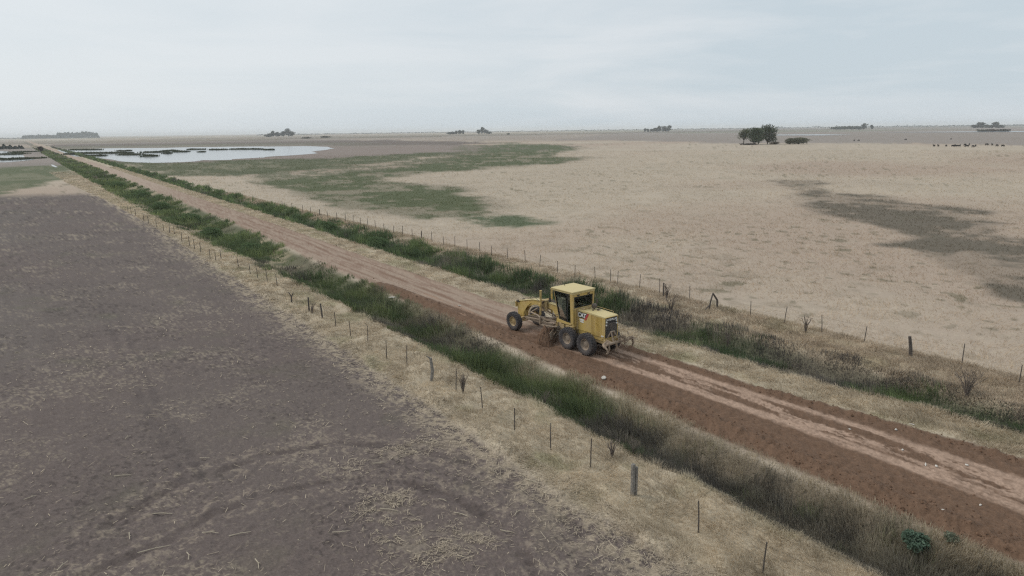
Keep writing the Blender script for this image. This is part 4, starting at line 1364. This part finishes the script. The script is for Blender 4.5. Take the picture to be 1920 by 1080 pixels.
# ------------------------------------------------------------------ the motor grader (x forward, y left, z up; origin under the tandem)
DUST = (0.34, 0.26, 0.19)
YEL = paint('yellow_paint', (0.60, 0.415, 0.10), 0.55, 0, 0.2, 2.5, DUST, 0.38)
YELR = paint('pale_yellow', (0.60, 0.49, 0.23), 0.55, 0, 0.10, 2.0, DUST, 0.15)  # paler, less dusty yellow for roof, hood top and gooseneck top plate
YELD = paint('dusty_yellow', (0.44, 0.31, 0.10), 0.7, 0, 0.25, 4, DUST, 0.55)
RUB = paint('tyre_rubber', (0.040, 0.040, 0.046), 0.85, 0, 0.25, 5, (0.20, 0.155, 0.12), 0.22)
RIMF = paint('yellow_rim', (0.38, 0.27, 0.11), 0.6, 0, 0.2, 6, DUST, 0.35)
RIMR = paint('dusty_rim', (0.20, 0.165, 0.13), 0.8, 0, 0.2, 6, DUST, 0.5)
DARK = paint('dark_steel', (0.045, 0.042, 0.040), 0.6, 0.3, 0.3, 5, DUST, 0.25)
BLK = paint('black_panel', (0.020, 0.020, 0.022), 0.5, 0, 0.3, 6, (0.10, 0.085, 0.075), 0.2)
TAN = paint('dust_caked_steel', (0.31, 0.24, 0.175), 0.85, 0, 0.3, 6, (0.26, 0.195, 0.14), 0.5)
MUD = paint('soil_caked', (0.155, 0.095, 0.062), 0.95, 0, 0.45, 5, C_SOIL, 0.6, bump=0.8)
CHR = paint('cylinder_rod', (0.40, 0.36, 0.32), 0.35, 0.6, 0.1, 4)
WHT = paint('white_mark', (0.75, 0.74, 0.70), 0.6, 0, 0.08, 4)
RED = paint('red_mark', (0.42, 0.05, 0.045), 0.6, 0, 0.1, 4)
LAMP = paint('lamp_glass', (0.72, 0.71, 0.66), 0.2, 0, 0.05, 4)
SEATM = paint('seat_cloth', (0.12, 0.12, 0.13), 0.9)
gm, gt, gb_ = newmat('cab_glass')
gl1 = gt.nodes.new('ShaderNodeBsdfGlossy'); gl1.inputs['Roughness'].default_value = 0.03; gl1.inputs['Color'].default_value = (0.85, 0.95, 0.95, 1)
tp = gt.nodes.new('ShaderNodeBsdfTransparent'); tp.inputs['Color'].default_value = (0.84, 0.93, 0.90, 1)
fr_ = gt.nodes.new('ShaderNodeFresnel'); fr_.inputs['IOR'].default_value = 2.3
msx = gt.nodes.new('ShaderNodeMixShader')
gt.links.new(fr_.outputs[0], msx.inputs[0]); gt.links.new(tp.outputs[0], msx.inputs[1]); gt.links.new(gl1.outputs[0], msx.inputs[2])
gt.links.new(msx.outputs[0], gt.nodes['Material Output'].inputs['Surface'])
GLS = gm

GR = empty('motor_grader', (26.118, 28.977, 0.03), math.radians(90)+0.047)
tag(GR, 'yellow road grader with enclosed cab working on the brown dirt road', 'road grader')


def text_mesh(body, size, off, name, mat, parent, M):
    c = bpy.data.curves.new(name, 'FONT')
    c.body = body; c.size = size; c.offset = off; c.extrude = 0.004; c.align_x = 'CENTER'; c.align_y = 'CENTER'
    t = bpy.data.objects.new(name, c); COL.objects.link(t)
    dg = bpy.context.evaluated_depsgraph_get(); dg.update()
    me = bpy.data.meshes.new_from_object(t.evaluated_get(dg))
    bpy.data.objects.remove(t)
    me.transform(M); me.materials.clear(); me.materials.append(mat)
    o = bpy.data.objects.new(name, me); COL.objects.link(o); o.parent = parent
    return o


def wheel(x, y, rad, wid, rimm, lean=0.0, steer=0.0, side=1):
    root = empty('wheel', (0, 0, 0)); root.parent = GR
    root.location = (x, y, rad-0.03); root.rotation_euler = (lean, 0, steer)
    w2 = wid/2; r = rad
    b = MB()
    rr0 = r*0.52
    b.lathe([(rr0, -w2*0.72), (r*0.62, -w2*0.95), (r*0.80, -w2), (r*0.90, -w2*0.93), (r*0.945, -w2*0.7), (r*0.96, 0),
             (r*0.945, w2*0.7), (r*0.90, w2*0.93), (r*0.80, w2), (r*0.62, w2*0.95), (rr0, w2*0.72)], 'y', 40)
    nl = 22
    for s in (-1, 1):
        for i in range(nl):
            t0 = 2*math.pi*(i+(0.5 if s > 0 else 0))/nl
            vs = []
            for (al, dt, r0_, r1_) in ((0.02, 0.13, 0.93, 1.0), (0.62, 0.0, 0.92, 1.0), (1.0, -0.07, 0.86, 0.955), (1.06, -0.09, 0.76, 0.83)):
                for rr_, e in ((r0_, -1), (r0_, 1), (r1_, 1), (r1_, -1)):
                    a = t0+dt*1.0+e*0.058
                    vs.append((math.cos(a)*r*rr_, s*w2*al, math.sin(a)*r*rr_))
            fs = [(0, 1, 2, 3), (12, 15, 14, 13)]
            for k in range(3):
                for q_ in range(4):
                    fs.append((k*4+q_, k*4+(q_+1) % 4, k*4+4+(q_+1) % 4, k*4+4+q_))
            b.add(vs, fs)
    ty = b.build('tyre', RUB, root, smooth=True)
    b = MB()
    o_ = w2*0.74*side
    b.lathe([(rr0*1.0, o_), (rr0*0.94, o_*1.02), (rr0*0.88, o_*0.85), (rr0*0.80, o_*0.45), (rr0*0.55, o_*0.35), (rr0*0.50, o_*0.42), (rr0*0.40, o_*0.62), (rr0*0.30, o_*0.66), (0.001, o_*0.68)], 'y', 32)
    b.lathe([(rr0, -w2*0.7*side), (rr0*0.8, -w2*0.4*side), (0.001, -w2*0.3*side)], 'y', 32)
    for i in range(10):
        a = 2*math.pi*i/10
        b.tube((math.cos(a)*rr0*0.66, o_*0.38, math.sin(a)*rr0*0.66), (math.cos(a)*rr0*0.66, o_*0.55, math.sin(a)*rr0*0.66), 0.022, n=6)
    b.build('rim', rimm, root, smooth=True)
    return root


for s in (1, -1):
    wheel(-0.76, 0.99*s, 0.665, 0.42, RIMR, side=s)
    wheel(0.78, 0.99*s, 0.665, 0.42, RIMR, side=s)
    wheel(5.95, 0.99*s, 0.62, 0.38, RIMF, lean=-0.05, steer=0.04, side=s)

# tandem cases
for s in (1, -1):
    b = MB()
    b.prism([(-1.02, 0.50), (-0.95, 0.85), (0, 0.98), (0.98, 0.85), (1.02, 0.50), (0.5, 0.42), (-0.5, 0.42)], 'y', s*0.56, s*0.76)
    b.build('tandem_case', DARK, GR)

# rear frame and engine house
b = MB()
b.bar((-1.95, 0.40, 0.86), (2.5, 0.40, 1.02), 0.14, 0.32); b.bar((-1.95, -0.40, 0.86), (2.5, -0.40, 1.02), 0.14, 0.32)
b.box(-1.86, -1.72, -0.62, 0.62, 0.72, 1.04, bev=0.015)
b.box(-0.15, 0.15, -0.60, 0.60, 0.50, 0.80)
b.build('rear_frame', YELD, GR)
b = MB()
b.box(-1.66, 0.42, -0.50, 0.50, 0.90, 2.26)
hood = b.build('engine_hood', YEL, GR)
for s in (1, -1):                              # side panels stand 4 cm proud, one louvred part each
    y0, y1 = (0.502, 0.54) if s > 0 else (-0.54, -0.502)
    b = MB()
    b.box(-0.64, 0.42, y0, y1, 1.18, 2.29, bev=0.006)
    b.box(-1.66, -1.46, y0, y1, 1.02, 2.29, bev=0.006)
    yb0, yb1 = (0.501, 0.515) if s > 0 else (-0.515, -0.501)
    b.box(-1.465, -0.635, yb0, yb1, 1.13, 2.26)
    xs = np.linspace(-1.45, -0.66, 9)
    for i in range(8):
        b.box(xs[i]+0.016, xs[i+1]-0.016, (yb0+0.001 if s > 0 else y0), (y1 if s > 0 else yb1-0.001), 1.12, 2.27)
    b.build('side_panel', YEL, hood)
b = MB()
b.prism([(-1.70, 2.262), (0.44, 2.30), (0.44, 2.385), (-0.5, 2.375), (-1.62, 2.335), (-1.70, 2.30)], 'y', -0.545, 0.545)
b.build('hood_top', YELR, hood)
b = MB()
b.path([(-1.4, -0.50, 2.34), (-1.4, -0.50, 2.46), (0.1, -0.50, 2.50), (0.1, -0.50, 2.37)], 0.014, 6)
b.path([(-0.65, -0.50, 2.36), (-0.65, -0.50, 2.48)], 0.012, 6)
b.build('hand_rail', YELD, hood)
b = MB()
b.tube((-0.12, -0.22, 2.37), (-0.12, -0.22, 2.50), 0.055, n=14)
b.lathe([(0.06, 0.10), (0.15, 0.10), (0.165, 0.14), (0.165, 0.27), (0.13, 0.33), (0.0, 0.35)], 'z', 20, (-0.12, -0.22, 2.37))
b.build('air_intake', DARK, hood, smooth=True)
b = MB()
b.tube((-0.45, -0.20, 2.36), (-0.45, -0.20, 2.45), 0.07, n=12); b.tube((-0.30, 0.06, 2.36), (-0.30, 0.06, 2.42), 0.05, n=10)
b.tube((-0.45, -0.20, 2.44), (-0.62, -0.20, 2.50), 0.045, n=10)
b.build('exhaust', DARK, hood, smooth=True)
b = MB()
b.box(0.12, 0.40, -0.20, 0.42, 2.38, 2.47, bev=0.02)
b.build('fuel_tank_cap', YELD, hood)

# tail: black radiator panel in a yellow surround
b = MB()
b.box(-1.73, -1.662, -0.535, 0.535, 2.262, 2.298); 
b.box(-1.73, -1.662, 0.49, 0.535, 0.95, 2.26); b.box(-1.73, -1.662, -0.535, -0.49, 0.95, 2.26); b.box(-1.73, -1.662, -0.488, 0.488, 0.95, 1.09)
b.build('tail_surround', YEL, hood)
b = MB()
b.box(-1.705, -1.664, -0.488, 0.488, 1.092, 2.258)
gp = b.build('radiator_grille', BLK, hood)
b = MB()
for i in range(13):
    z = 1.14+i*0.062
    b.prism([(-1.735, z), (-1.707, z+0.028), (-1.707, z-0.006)], 'y', -0.44, 0.44)
b.box(-1.73, -1.707, -0.012, 0.012, 1.12, 1.93)
b.build('louvre', DARK, gp)
Mback = Matrix.Translation((-1.722, 0.0, 2.135)) @ Matrix(((0, 0, -1, 0), (-1, 0, 0, 0), (0, 1, 0, 0), (0, 0, 0, 1)))
text_mesh('CATERPILLAR', 0.15, 0.005, 'lettering', WHT, gp, Mback)
for y, z in ((0.40, 2.02), (-0.40, 2.02), (0.42, 1.86), (-0.42, 1.86)):
    b = MB(); b.tube((-1.707, y, z), (-1.76, y, z), 0.05, n=14)
    b.build('work_lamp', LAMP, gp, smooth=True)
for x, z in ((-1.53, 1.20), (-1.63, 1.20)):
    b = MB(); b.tube((x, 0.541, z), (x, 0.575, z), 0.042, n=14); b.build('side_lamp', LAMP, hood, smooth=True)
# decals on the left flank
b = MB()
b.prism([(0.385, 1.91), (0.385, 2.27), (-0.33, 2.27), (-0.06, 1.91)], 'y', 0.543, 0.547)
dec = b.build('logo_panel', BLK, hood)
b = MB()
b.prism([(-0.335, 2.27), (-0.46, 2.27), (-0.22, 1.82), (-0.065, 1.91)], 'y', 0.543, 0.548)
b.build('red_corner', RED, dec)
Mleft = Matrix.Translation((0.115, 0.550, 2.085)) @ Matrix(((-1, 0, 0, 0), (0, 0, 1, 0), (0, 1, 0, 0), (0, 0, 0, 1)))
text_mesh('CAT', 0.345, 0.014, 'lettering', WHT, dec, Mleft)
b = MB(); b.prism([(0.32, 1.76), (0.32, 1.865), (-0.03, 1.865), (-0.03, 1.76)], 'y', 0.543, 0.547)
b.prism([(0.27, 1.65), (0.27, 1.73), (-0.03, 1.73), (-0.03, 1.65)], 'y', 0.543, 0.547)
b.build('number_plate', WHT, hood)

# cab
cab = empty('cab', (0, 0, 0)); cab.parent = GR
b = MB()
b.box(0.50, 2.42, -0.93, 0.93, 3.36, 3.445, bev=0.02)
b.box(0.53, 2.39, -0.90, 0.90, 3.28, 3.357, bev=0.01)
b.build('roof', YELR, cab)
cb = 0.80
# corner points (x, y) bottom and top: the cab narrows forward and downward
BT = {'rl': ((0.62, 0.76, 1.47), (0.62, 0.84, 3.28)), 'ml': ((1.06, 0.78, 1.50), (0.98, 0.85, 3.28)), 'fl': ((1.92, 0.66, 1.50), (2.26, 0.80, 3.28))}
b = MB()
for s in (1, -1):
    p = {k: (Vector((v[0][0], s*v[0][1], v[0][2])), Vector((v[1][0], s*v[1][1], v[1][2]))) for k, v in BT.items()}
    b.bar(p['rl'][0]+Vector((0.05, 0, 0)), p['rl'][1]+Vector((0.05, 0, 0)), 0.12, 0.22, upv=(1, 0, 0))
    b.bar(p['fl'][0], p['fl'][1], 0.06, 0.06, upv=(1, 0, 0))
b.box(0.56, 0.74, -0.78, 0.78, 1.30, 2.42, bev=0.01)            # rear wall below the window
b.box(0.57, 0.72, -0.84, 0.84, 3.12, 3.279)
for s in (1, -1):
    b.prism([(0.745, 1.38), (2.05, 1.36), (2.05, 1.52), (0.745, 1.52)], 'y', s*0.72, s*0.80)
b.box(0.745, 2.05, -0.716, 0.716, 1.34, 1.42)
b.build('cab_frame', YEL, cab)
b = MB()
b.box(0.43, 0.555, -0.56, 0.56, 1.15, 2.38)
b.build('firewall', YELD, cab)


def pane(pts, name, fr=0.035, mat=GLS, parent=None):
    """flat framed pane through four corner points"""
    P4 = [Vector(p_) for p_ in pts]
    nrm = (P4[1]-P4[0]).cross(P4[3]-P4[0]).normalized()
    c = sum(P4, Vector())/4
    b = MB()
    th = 0.012
    vs = [p_+nrm*th/2 for p_ in P4]+[p_-nrm*th/2 for p_ in P4]
    b.add(vs, [(0, 1, 2, 3), (7, 6, 5, 4), (0, 4, 5, 1), (1, 5, 6, 2), (2, 6, 7, 3), (3, 7, 4, 0)])
    g = b.build(name, mat, parent or cab)
    b = MB()
    for i in range(4):
        b.bar(P4[i], P4[(i+1) % 4], fr, fr*0.9, upv=nrm)
    b.build('window_frame', BLK, g)
    return g


for s in (1, -1):
    pane([(1.10, s*0.80, 1.54), (1.90, s*0.69, 1.54), (2.22, s*0.815, 3.24), (1.05, s*0.865, 3.24)], 'door_glass', 0.035)
    pane([(0.76, s*0.80, 1.56), (1.06, s*0.80, 1.54), (1.01, s*0.865, 3.24), (0.76, s*0.855, 3.24)], 'side_window', 0.035)
pane([(0.63, 0.70, 2.47), (0.63, -0.70, 2.47), (0.60, -0.74, 3.10), (0.60, 0.74, 3.10)], 'rear_window', 0.04)
pane([(2.0, 0.60, 1.55), (2.0, -0.60, 1.55), (2.30, -0.76, 3.24), (2.30, 0.76, 3.24)], 'windscreen', 0.04)
b = MB(); b.path([(1.18, 0.83, 2.1), (1.18, 0.87, 2.12), (1.18, 0.87, 2.45), (1.18, 0.83, 2.47)], 0.014, 6)
b.path([(1.5, 0.78, 2.35), (1.92, 0.80, 2.36)], 0.016, 6); b.build('door_handle', DARK, cab)
for y in (0.42, -0.42):
    b = MB(); b.box(0.535, 0.568, y-0.10, y+0.10, 3.16, 3.23, bev=0.008); b.build('vent', BLK, cab)
b = MB()
b.box(1.00, 1.45, -0.25, 0.25, 1.70, 1.92, bev=0.04); b.box(0.92, 1.06, -0.25, 0.25, 1.90, 2.62, bev=0.04); b.box(1.05, 1.40, -0.15, 0.15, 1.425, 1.70)
b.build('seat', SEATM, cab)
b = MB()
b.box(1.62, 1.80, -0.16, 0.16, 1.425, 2.15, bev=0.03)
b.lathe([(0.17, -0.012), (0.19, 0.0), (0.17, 0.012)], 'z', 20, (1.52, 0, 2.26)); b.tube((1.68, 0, 2.12), (1.52, 0, 2.25), 0.03)
for k in range(5):
    b.tube((1.60, -0.14+0.07*k, 2.15), (1.52, -0.16+0.08*k, 2.36), 0.01, n=5)
b.build('steering_console', DARK, cab)
for s in (1, -1):
    b = MB(); b.path([(2.25, s*0.82, 3.15), (2.42, s*1.02, 3.05), (2.42, s*1.02, 2.75)], 0.014, 6)
    b.box(2.40, 2.43, s*1.02-0.09, s*1.02+0.09, 2.52, 2.80, bev=0.008); b.build('mirror', DARK, cab)
b = MB(); b.box(2.20, 2.23, -0.02, 0.02, 3.446, 3.50); b.path([(0.60, -0.72, 2.5), (0.585, -0.2, 2.95)], 0.010, 5); b.build('wiper', DARK, cab)
b = MB(); b.path([(0.555, -0.86, 2.6), (0.44, -0.98, 2.6), (0.44, -0.98, 2.45)], 0.012, 6); b.box(0.42, 0.46, -1.06, -0.92, 2.50, 2.78, bev=0.01); b.build('mirror', DARK, cab)
# steps and battery box under the cab
b = MB()
b.box(0.62, 1.25, 0.55, 0.82, 1.10, 1.33, bev=0.02); b.box(1.4, 1.75, 0.52, 0.78, 0.95, 1.30, bev=0.02)
b.box(0.62, 1.25, -0.82, -0.55, 1.10, 1.33, bev=0.02)
b.build('side_box', YELD, GR)
b = MB()
for k in range(3): b.box(1.62, 1.98, 0.62, 0.84, 0.55+k*0.24, 0.58+k*0.24)
b.bar((1.63, 0.80, 0.5), (1.63, 0.72, 1.35), 0.03, 0.03); b.bar((1.97, 0.80, 0.5), (1.97, 0.72, 1.35), 0.03, 0.03)
b.build('step', DARK, GR)

# gooseneck
b = MB()
prof = [(2.35, 1.35), (2.35, 2.02), (2.80, 2.10), (4.0, 2.12), (5.00, 2.06), (6.05, 1.80), (6.62, 1.66), (6.62, 1.20), (6.20, 1.15), (5.75, 1.42), (4.95, 1.74), (4.0, 1.80), (3.15, 1.74), (2.85, 1.45), (2.70, 1.20), (2.35, 1.15)]
b.prism(prof, 'y', -0.155, 0.155)
gn = b.build('gooseneck', YEL, GR)
b = MB()
b.prism([(2.55, 2.07), (2.80, 2.125), (4.0, 2.145), (5.0, 2.085), (6.1, 1.82), (6.6, 1.69), (6.6, 1.665), (6.05, 1.80), (5.0, 2.062), (4.0, 2.122), (2.8, 2.102), (2.55, 2.05)], 'y', -0.20, 0.20)
b.build('top_plate', YELR, gn)
b = MB()                                        # arched inner braces
for s in (1, -1):
    y0, y1 = sorted((s*0.158, s*0.20))
    b.prism([(6.55, 0.75), (6.60, 1.58), (6.0, 1.72), (5.35, 1.88), (5.2, 1.80), (5.55, 1.55), (5.95, 1.05), (6.0, 0.62), (6.3, 0.52)], 'y', y0, y1)
b.box(6.02, 6.60, -0.155, 0.155, 0.60, 1.148)
b.build('front_bracket', YEL, gn)
b = MB()
b.box(6.60, 6.66, -0.34, 0.34, 1.30, 1.66, bev=0.015)
b.build('front_plate', YEL, gn)
for s in (1, -1):
    b = MB(); b.tube((6.45, s*0.25, 1.72), (6.56, s*0.25, 1.72), 0.08, n=14); b.bar((6.4, s*0.20, 1.66), (6.45, s*0.26, 1.70), 0.05, 0.1); b.build('headlight', DARK, gn, smooth=True)
# front axle
b = MB()
b.prism([(-0.82, 0.50), (-0.82, 0.68), (-0.30, 0.76), (0.30, 0.76), (0.82, 0.68), (0.82, 0.50), (0.3, 0.46), (-0.3, 0.46)], 'x', 5.84, 6.04)
for s in (1, -1):
    b.tube((5.95, s*0.82, 0.36), (5.95, s*0.80, 0.86), 0.075, n=10)
    b.tube((5.60, s*0.70, 0.58), (5.60, s*0.05, 0.62), 0.035, n=8)
b.tube((5.70, -0.78, 0.56), (5.70, 0.78, 0.56), 0.03, n=8)
b.tube((6.16, -0.70, 0.84), (6.16, 0.74, 0.80), 0.035, n=8)
b.build('front_axle', YELD, GR)
# saddle and lift cylinders
b = MB()
b.prism([(3.55, 1.62), (3.55, 2.20), (3.72, 2.26), (4.05, 2.26), (4.2, 2.20), (4.2, 1.62), (4.05, 1.55), (3.70, 1.55)], 'y', -0.30, -0.205)
b.prism([(3.55, 1.62), (3.55, 2.20), (3.72, 2.26), (4.05, 2.26), (4.2, 2.20), (4.2, 1.62), (4.05, 1.55), (3.70, 1.55)], 'y', 0.205, 0.30)
b.box(3.60, 4.15, -0.202, 0.202, 2.148, 2.22)
b.box(3.78, 4.05, -0.52, -0.302, 1.85, 2.05); b.box(3.78, 4.05, 0.302, 0.52, 1.85, 2.05)
b.build('saddle', YELD, gn)
for s in (1, -1):
    b = MB()
    b.tube((3.92, s*0.48, 1.30), (3.92, s*0.46, 2.86), 0.062, n=12); b.tube((3.92, s*0.46, 2.84), (3.92, s*0.46, 2.90), 0.078, n=12)
    b.box(3.83, 4.01, s*0.48-0.09, s*0.48+0.09, 1.90, 2.06)
    cy = b.build('lift_cylinder', YEL, GR, smooth=True)
    b = MB(); b.tube((3.88, s*0.52, 0.98), (3.92, s*0.48, 1.33), 0.035, n=10); b.build('piston_rod', CHR, cy, smooth=True)
# hoses
b = MB()
for k in range(6):
    y = -0.12+0.05*k
    b.path([(2.45, y, 2.12), (2.9, y+0.02, 2.24), (3.5, y*1.5+0.05, 2.30), (3.8, 0.30+0.03*k, 2.20), (3.85, 0.40, 1.75)], 0.014, 5)
b.path([(2.5, 0.25, 1.6), (3.0, 0.42, 1.45), (3.5, 0.45, 1.62), (3.8, 0.42, 1.9)], 0.016, 5)
b.path([(2.5, 0.22, 1.5), (3.0, 0.40, 1.25), (3.4, 0.55, 1.15)], 0.016, 5)
b.path([(4.2, 0.22, 1.9), (4.7, 0.25, 1.75), (5.2, 0.22, 1.55), (5.6, 0.20, 1.2), (5.8, 0.22, 0.8)], 0.014, 5)
b.path([(4.1, 0.30, 2.1), (4.4, 0.32, 2.2), (4.7, 0.2, 2.2)], 0.016, 5)
b.build('hose', DARK, GR)
# drawbar, circle
db = MB()
for s in (1, -1):
    db.bar((6.18, s*0.06, 0.66), (3.75, s*0.55, 0.92), 0.13, 0.16)
db.bar((4.35, -0.46, 0.88), (4.35, 0.46, 0.88), 0.12, 0.12)
db.bar((3.75, -0.62, 0.94), (3.75, 0.62, 0.94), 0.18, 0.10); db.bar((2.75, -0.55, 0.94), (2.75, 0.55, 0.94), 0.16, 0.10)
db.bar((3.75, 0.56, 0.94), (2.75, 0.50, 0.94), 0.14, 0.10); db.bar((3.75, -0.56, 0.94), (2.75, -0.50, 0.94), 0.14, 0.10)
db.tube((6.30, 0, 0.66), (6.1, 0, 0.66), 0.12, n=12)
db.box(3.05, 3.45, -0.22, 0.22, 0.99, 1.22, bev=0.03)
db.build('drawbar', TAN, GR)
b = MB()
b.lathe([(0.62, -0.05), (0.76, -0.05), (0.76, 0.05), (0.62, 0.05), (0.62, -0.05)], 'z', 44, (3.20, 0, 0.81))
b.build('circle_gear', TAN, GR)
# side shift link with elbow
b = MB()
b.path([(4.70, 0.62, 1.36), (3.75, 0.85, 1.40), (3.42, 0.92, 1.32), (3.45, 0.95, 0.92), (3.55, 0.80, 0.84)], [0.05, 0.055, 0.06, 0.055, 0.06], 10)
b.tube((4.70, 0.62, 1.36), (4.45, 0.25, 1.62), 0.05, n=8)
b.path([(3.45, 0.9, 0.86), (2.9, 0.85, 0.88), (2.3, 0.75, 0.95), (1.9, 0.55, 1.0)], 0.05, 8)
b.bar((3.5, 0.80, 1.24), (2.3, 0.60, 1.22), 0.07, 0.10)
b.path([(5.3, 0.42, 0.86), (4.3, 0.62, 1.02), (3.6, 0.72, 1.10)], 0.042, 8)
b.build('side_shift_arm', TAN, GR, smooth=True)
b = MB()
b.path([(4.55, -0.35, 1.45), (3.4, -0.75, 0.95)], 0.055, 10)
b.build('shift_cylinder', TAN, GR, smooth=True)
# mouldboard, angled, with soil rolling in front of it
bl = empty('mouldboard', (3.05, 0.0, 0)); bl.parent = GR; bl.rotation_euler = (0, 0, math.radians(36))
b = MB()
prof_f = []; prof_b = []
for i in range(11):
    t = -1.0+2.0*i/10
    zz = 0.03+0.66*(i/10); xx = -0.13*math.cos(t*1.25)+0.05
    prof_f.append((xx, zz)); prof_b.append((xx-0.035, zz))
b.prism(prof_f+prof_b[::-1], 'y', -1.83, 1.78)
b.build('blade', TAN, bl)
b = MB()
for y in (0.45, -0.45):
    b.prism([(-0.12, 0.30), (-0.30, 0.45), (-0.22, 0.80), (-0.02, 0.80), (-0.10, 0.55)], 'y', y-0.04, y+0.04)
b.bar((-0.16, -1.2, 0.50), (-0.16, 1.25, 0.50), 0.06, 0.06); b.bar((-0.16, -1.2, 0.22), (-0.16, 1.25, 0.22), 0.05, 0.05)
b.build('blade_bracket', TAN, bl)
b = MB()
b.prism([(0.02, 0.03), (0.10, 0.03), (0.03, 0.70), (-0.05, 0.70)], 'y', 1.782, 1.80)
b.build('end_bit', MUD, bl)


def soil_heap():
    """soil the blade pushes: long ridge along its front, spilling at the near end"""
    nx, ny = 60, 150
    xs = np.linspace(-1, 1, nx); ys = np.linspace(0, 1, ny)
    Xg, Yg = np.meshgrid(xs, ys, indexing='ij')
    Lx = 0.34+Xg*0.55+(Yg-0.5)*0.0; Ly = -1.7+Yg*3.9
    prof_ = np.clip(1-Xg**2, 0, 1)**0.8
    hgt = ip(Yg.ravel(), [(0, 0.10), (0.35, 0.30), (0.6, 0.62), (0.80, 0.95), (0.93, 0.75), (1, 0.0)]).reshape(Yg.shape)
    nn = fbm(Xg.ravel()*2, Yg.ravel()*8, 0.5, 150, 4, 0.6).reshape(Xg.shape)
    n2 = fbm(Xg.ravel()*8, Yg.ravel()*40, 0.8, 151, 3, 0.6).reshape(Xg.shape)
    Z = prof_*hgt*(0.6+0.75*nn)+prof_*(n2-0.5)*0.22
    Lx = Lx+(nn-0.5)*0.3; 
    V = np.stack([Lx.ravel(), Ly.ravel(), Z.ravel()-0.03], 1)
    ii = np.arange(nx*ny).reshape(nx, ny)
    qd = np.stack([ii[:-1, :-1], ii[1:, :-1], ii[1:, 1:], ii[:-1, 1:]], -1).reshape(-1, 4)
    c = np.array(C_SOIL)[None, :]*(0.75+0.6*n2.ravel())[:, None]
    o = np_mesh('soil_heap', V, qd, None, c, GM, smooth=True)
    a = math.radians(90)+0.047
    o.location = (26.118-math.sin(0.047)*3.05, 28.977+math.cos(0.047)*3.05, 0.03); o.rotation_euler = (0, 0, a+math.radians(36))
    tag(o, 'brown soil rolling in front of the grader blade', 'soil heap')


soil_heap()
# ripper and dust-caked gear behind the tail
b = MB()
for s in (1, -1):
    b.bar((-1.84, s*0.50, 0.98), (-2.36, s*0.60, 1.00), 0.07, 0.12)
    b.bar((-1.80, s*0.26+0.12, 1.12), (-2.08, s*0.10+0.28, 1.56), 0.05, 0.06); b.bar((-2.08, s*0.10+0.28, 1.56), (-2.34, s*0.26+0.20, 1.06), 0.05, 0.06)
b.tube((-2.08, 0.12, 1.55), (-2.08, 0.44, 1.55), 0.04, n=10)
b.bar((-1.84, -0.45, 1.10), (-2.34, -0.55, 1.14), 0.05, 0.06)
b.build('ripper_linkage', TAN, GR)
b = MB()
b.box(-2.46, -2.33, -1.10, 1.05, 0.93, 1.06, bev=0.025)
b.tube((-2.40, 1.10, 1.00), (-2.40, 0.66, 1.00), 0.085, n=12)
b.build('ripper_beam', TAN, GR)
for y in (0.95, 0.35, -0.35, -1.00):
    b = MB()
    b.prism([(-2.32, 1.10), (-2.48, 1.10), (-2.56, 0.74), (-2.46, 0.50), (-2.40, 0.55), (-2.46, 0.74), (-2.40, 0.90)], 'y', y-0.025, y+0.025)
    b.build('ripper_shank', TAN, GR)
b = MB()
rd = random.Random(5)
for k in range(26):                            # tangle of roots and cable caught on the tail gear
    p0 = Vector((-2.45+rd.uniform(-.1, .1), rd.uniform(-1.25, 0.1), 1.05+rd.uniform(-.1, .2)))
    p1 = p0+Vector((rd.uniform(-.22, .1), rd.uniform(-.28, .2), rd.uniform(-.1, .25)))
    p2 = p1+Vector((rd.uniform(-.3, .1), rd.uniform(-.35, .2), rd.uniform(-.45, .0)))
    b.path([p0, p1, p2], [0.022, 0.015, 0.008], 5)
b.build('root_tangle', TAN, GR)
b = MB()
b.path([(-1.9, 0.55, 0.92), (-2.05, 0.95, 0.88), (-2.4, 1.18, 0.86)], 0.085, 10)
b.path([(-2.4, 1.2, 0.9), (-2.6, 1.2, 0.78), (-2.62, 1.18, 0.58), (-2.48, 1.15, 0.52)], [0.06, 0.05, 0.045, 0.03], 8)
b.build('tow_hook', TAN, GR, smooth=True)
b = MB()
b.box(-1.6, 0.4, -0.36, 0.36, 0.55, 0.86); b.tube((-0.8, -0.6, 0.66), (-0.8, 0.6, 0.66), 0.10); b.tube((0.8, -0.6, 0.66), (0.8, 0.6, 0.66), 0.10)
b.build('transmission', DARK, GR)

# ------------------------------------------------------------------ haze
hz = MB(); hz.box(-27000, 27000, -27000, 27000, -3.0, 52.0)
hm = bpy.data.materials.new('haze_air'); hm.use_nodes = True
ht = hm.node_tree; ht.nodes.clear()
ho = ht.nodes.new('ShaderNodeOutputMaterial'); hv = ht.nodes.new('ShaderNodeVolumePrincipled')
hv.inputs['Color'].default_value = (0.93, 0.97, 1.0, 1)
hv.inputs['Density'].default_value = 0.00011
hv.inputs['Anisotropy'].default_value = 0.0
ht.links.new(hv.outputs['Volume'], ho.inputs['Volume'])
o = hz.build('haze', hm)
tag(o, 'thin pale haze over the plain', 'haze', kind='stuff')
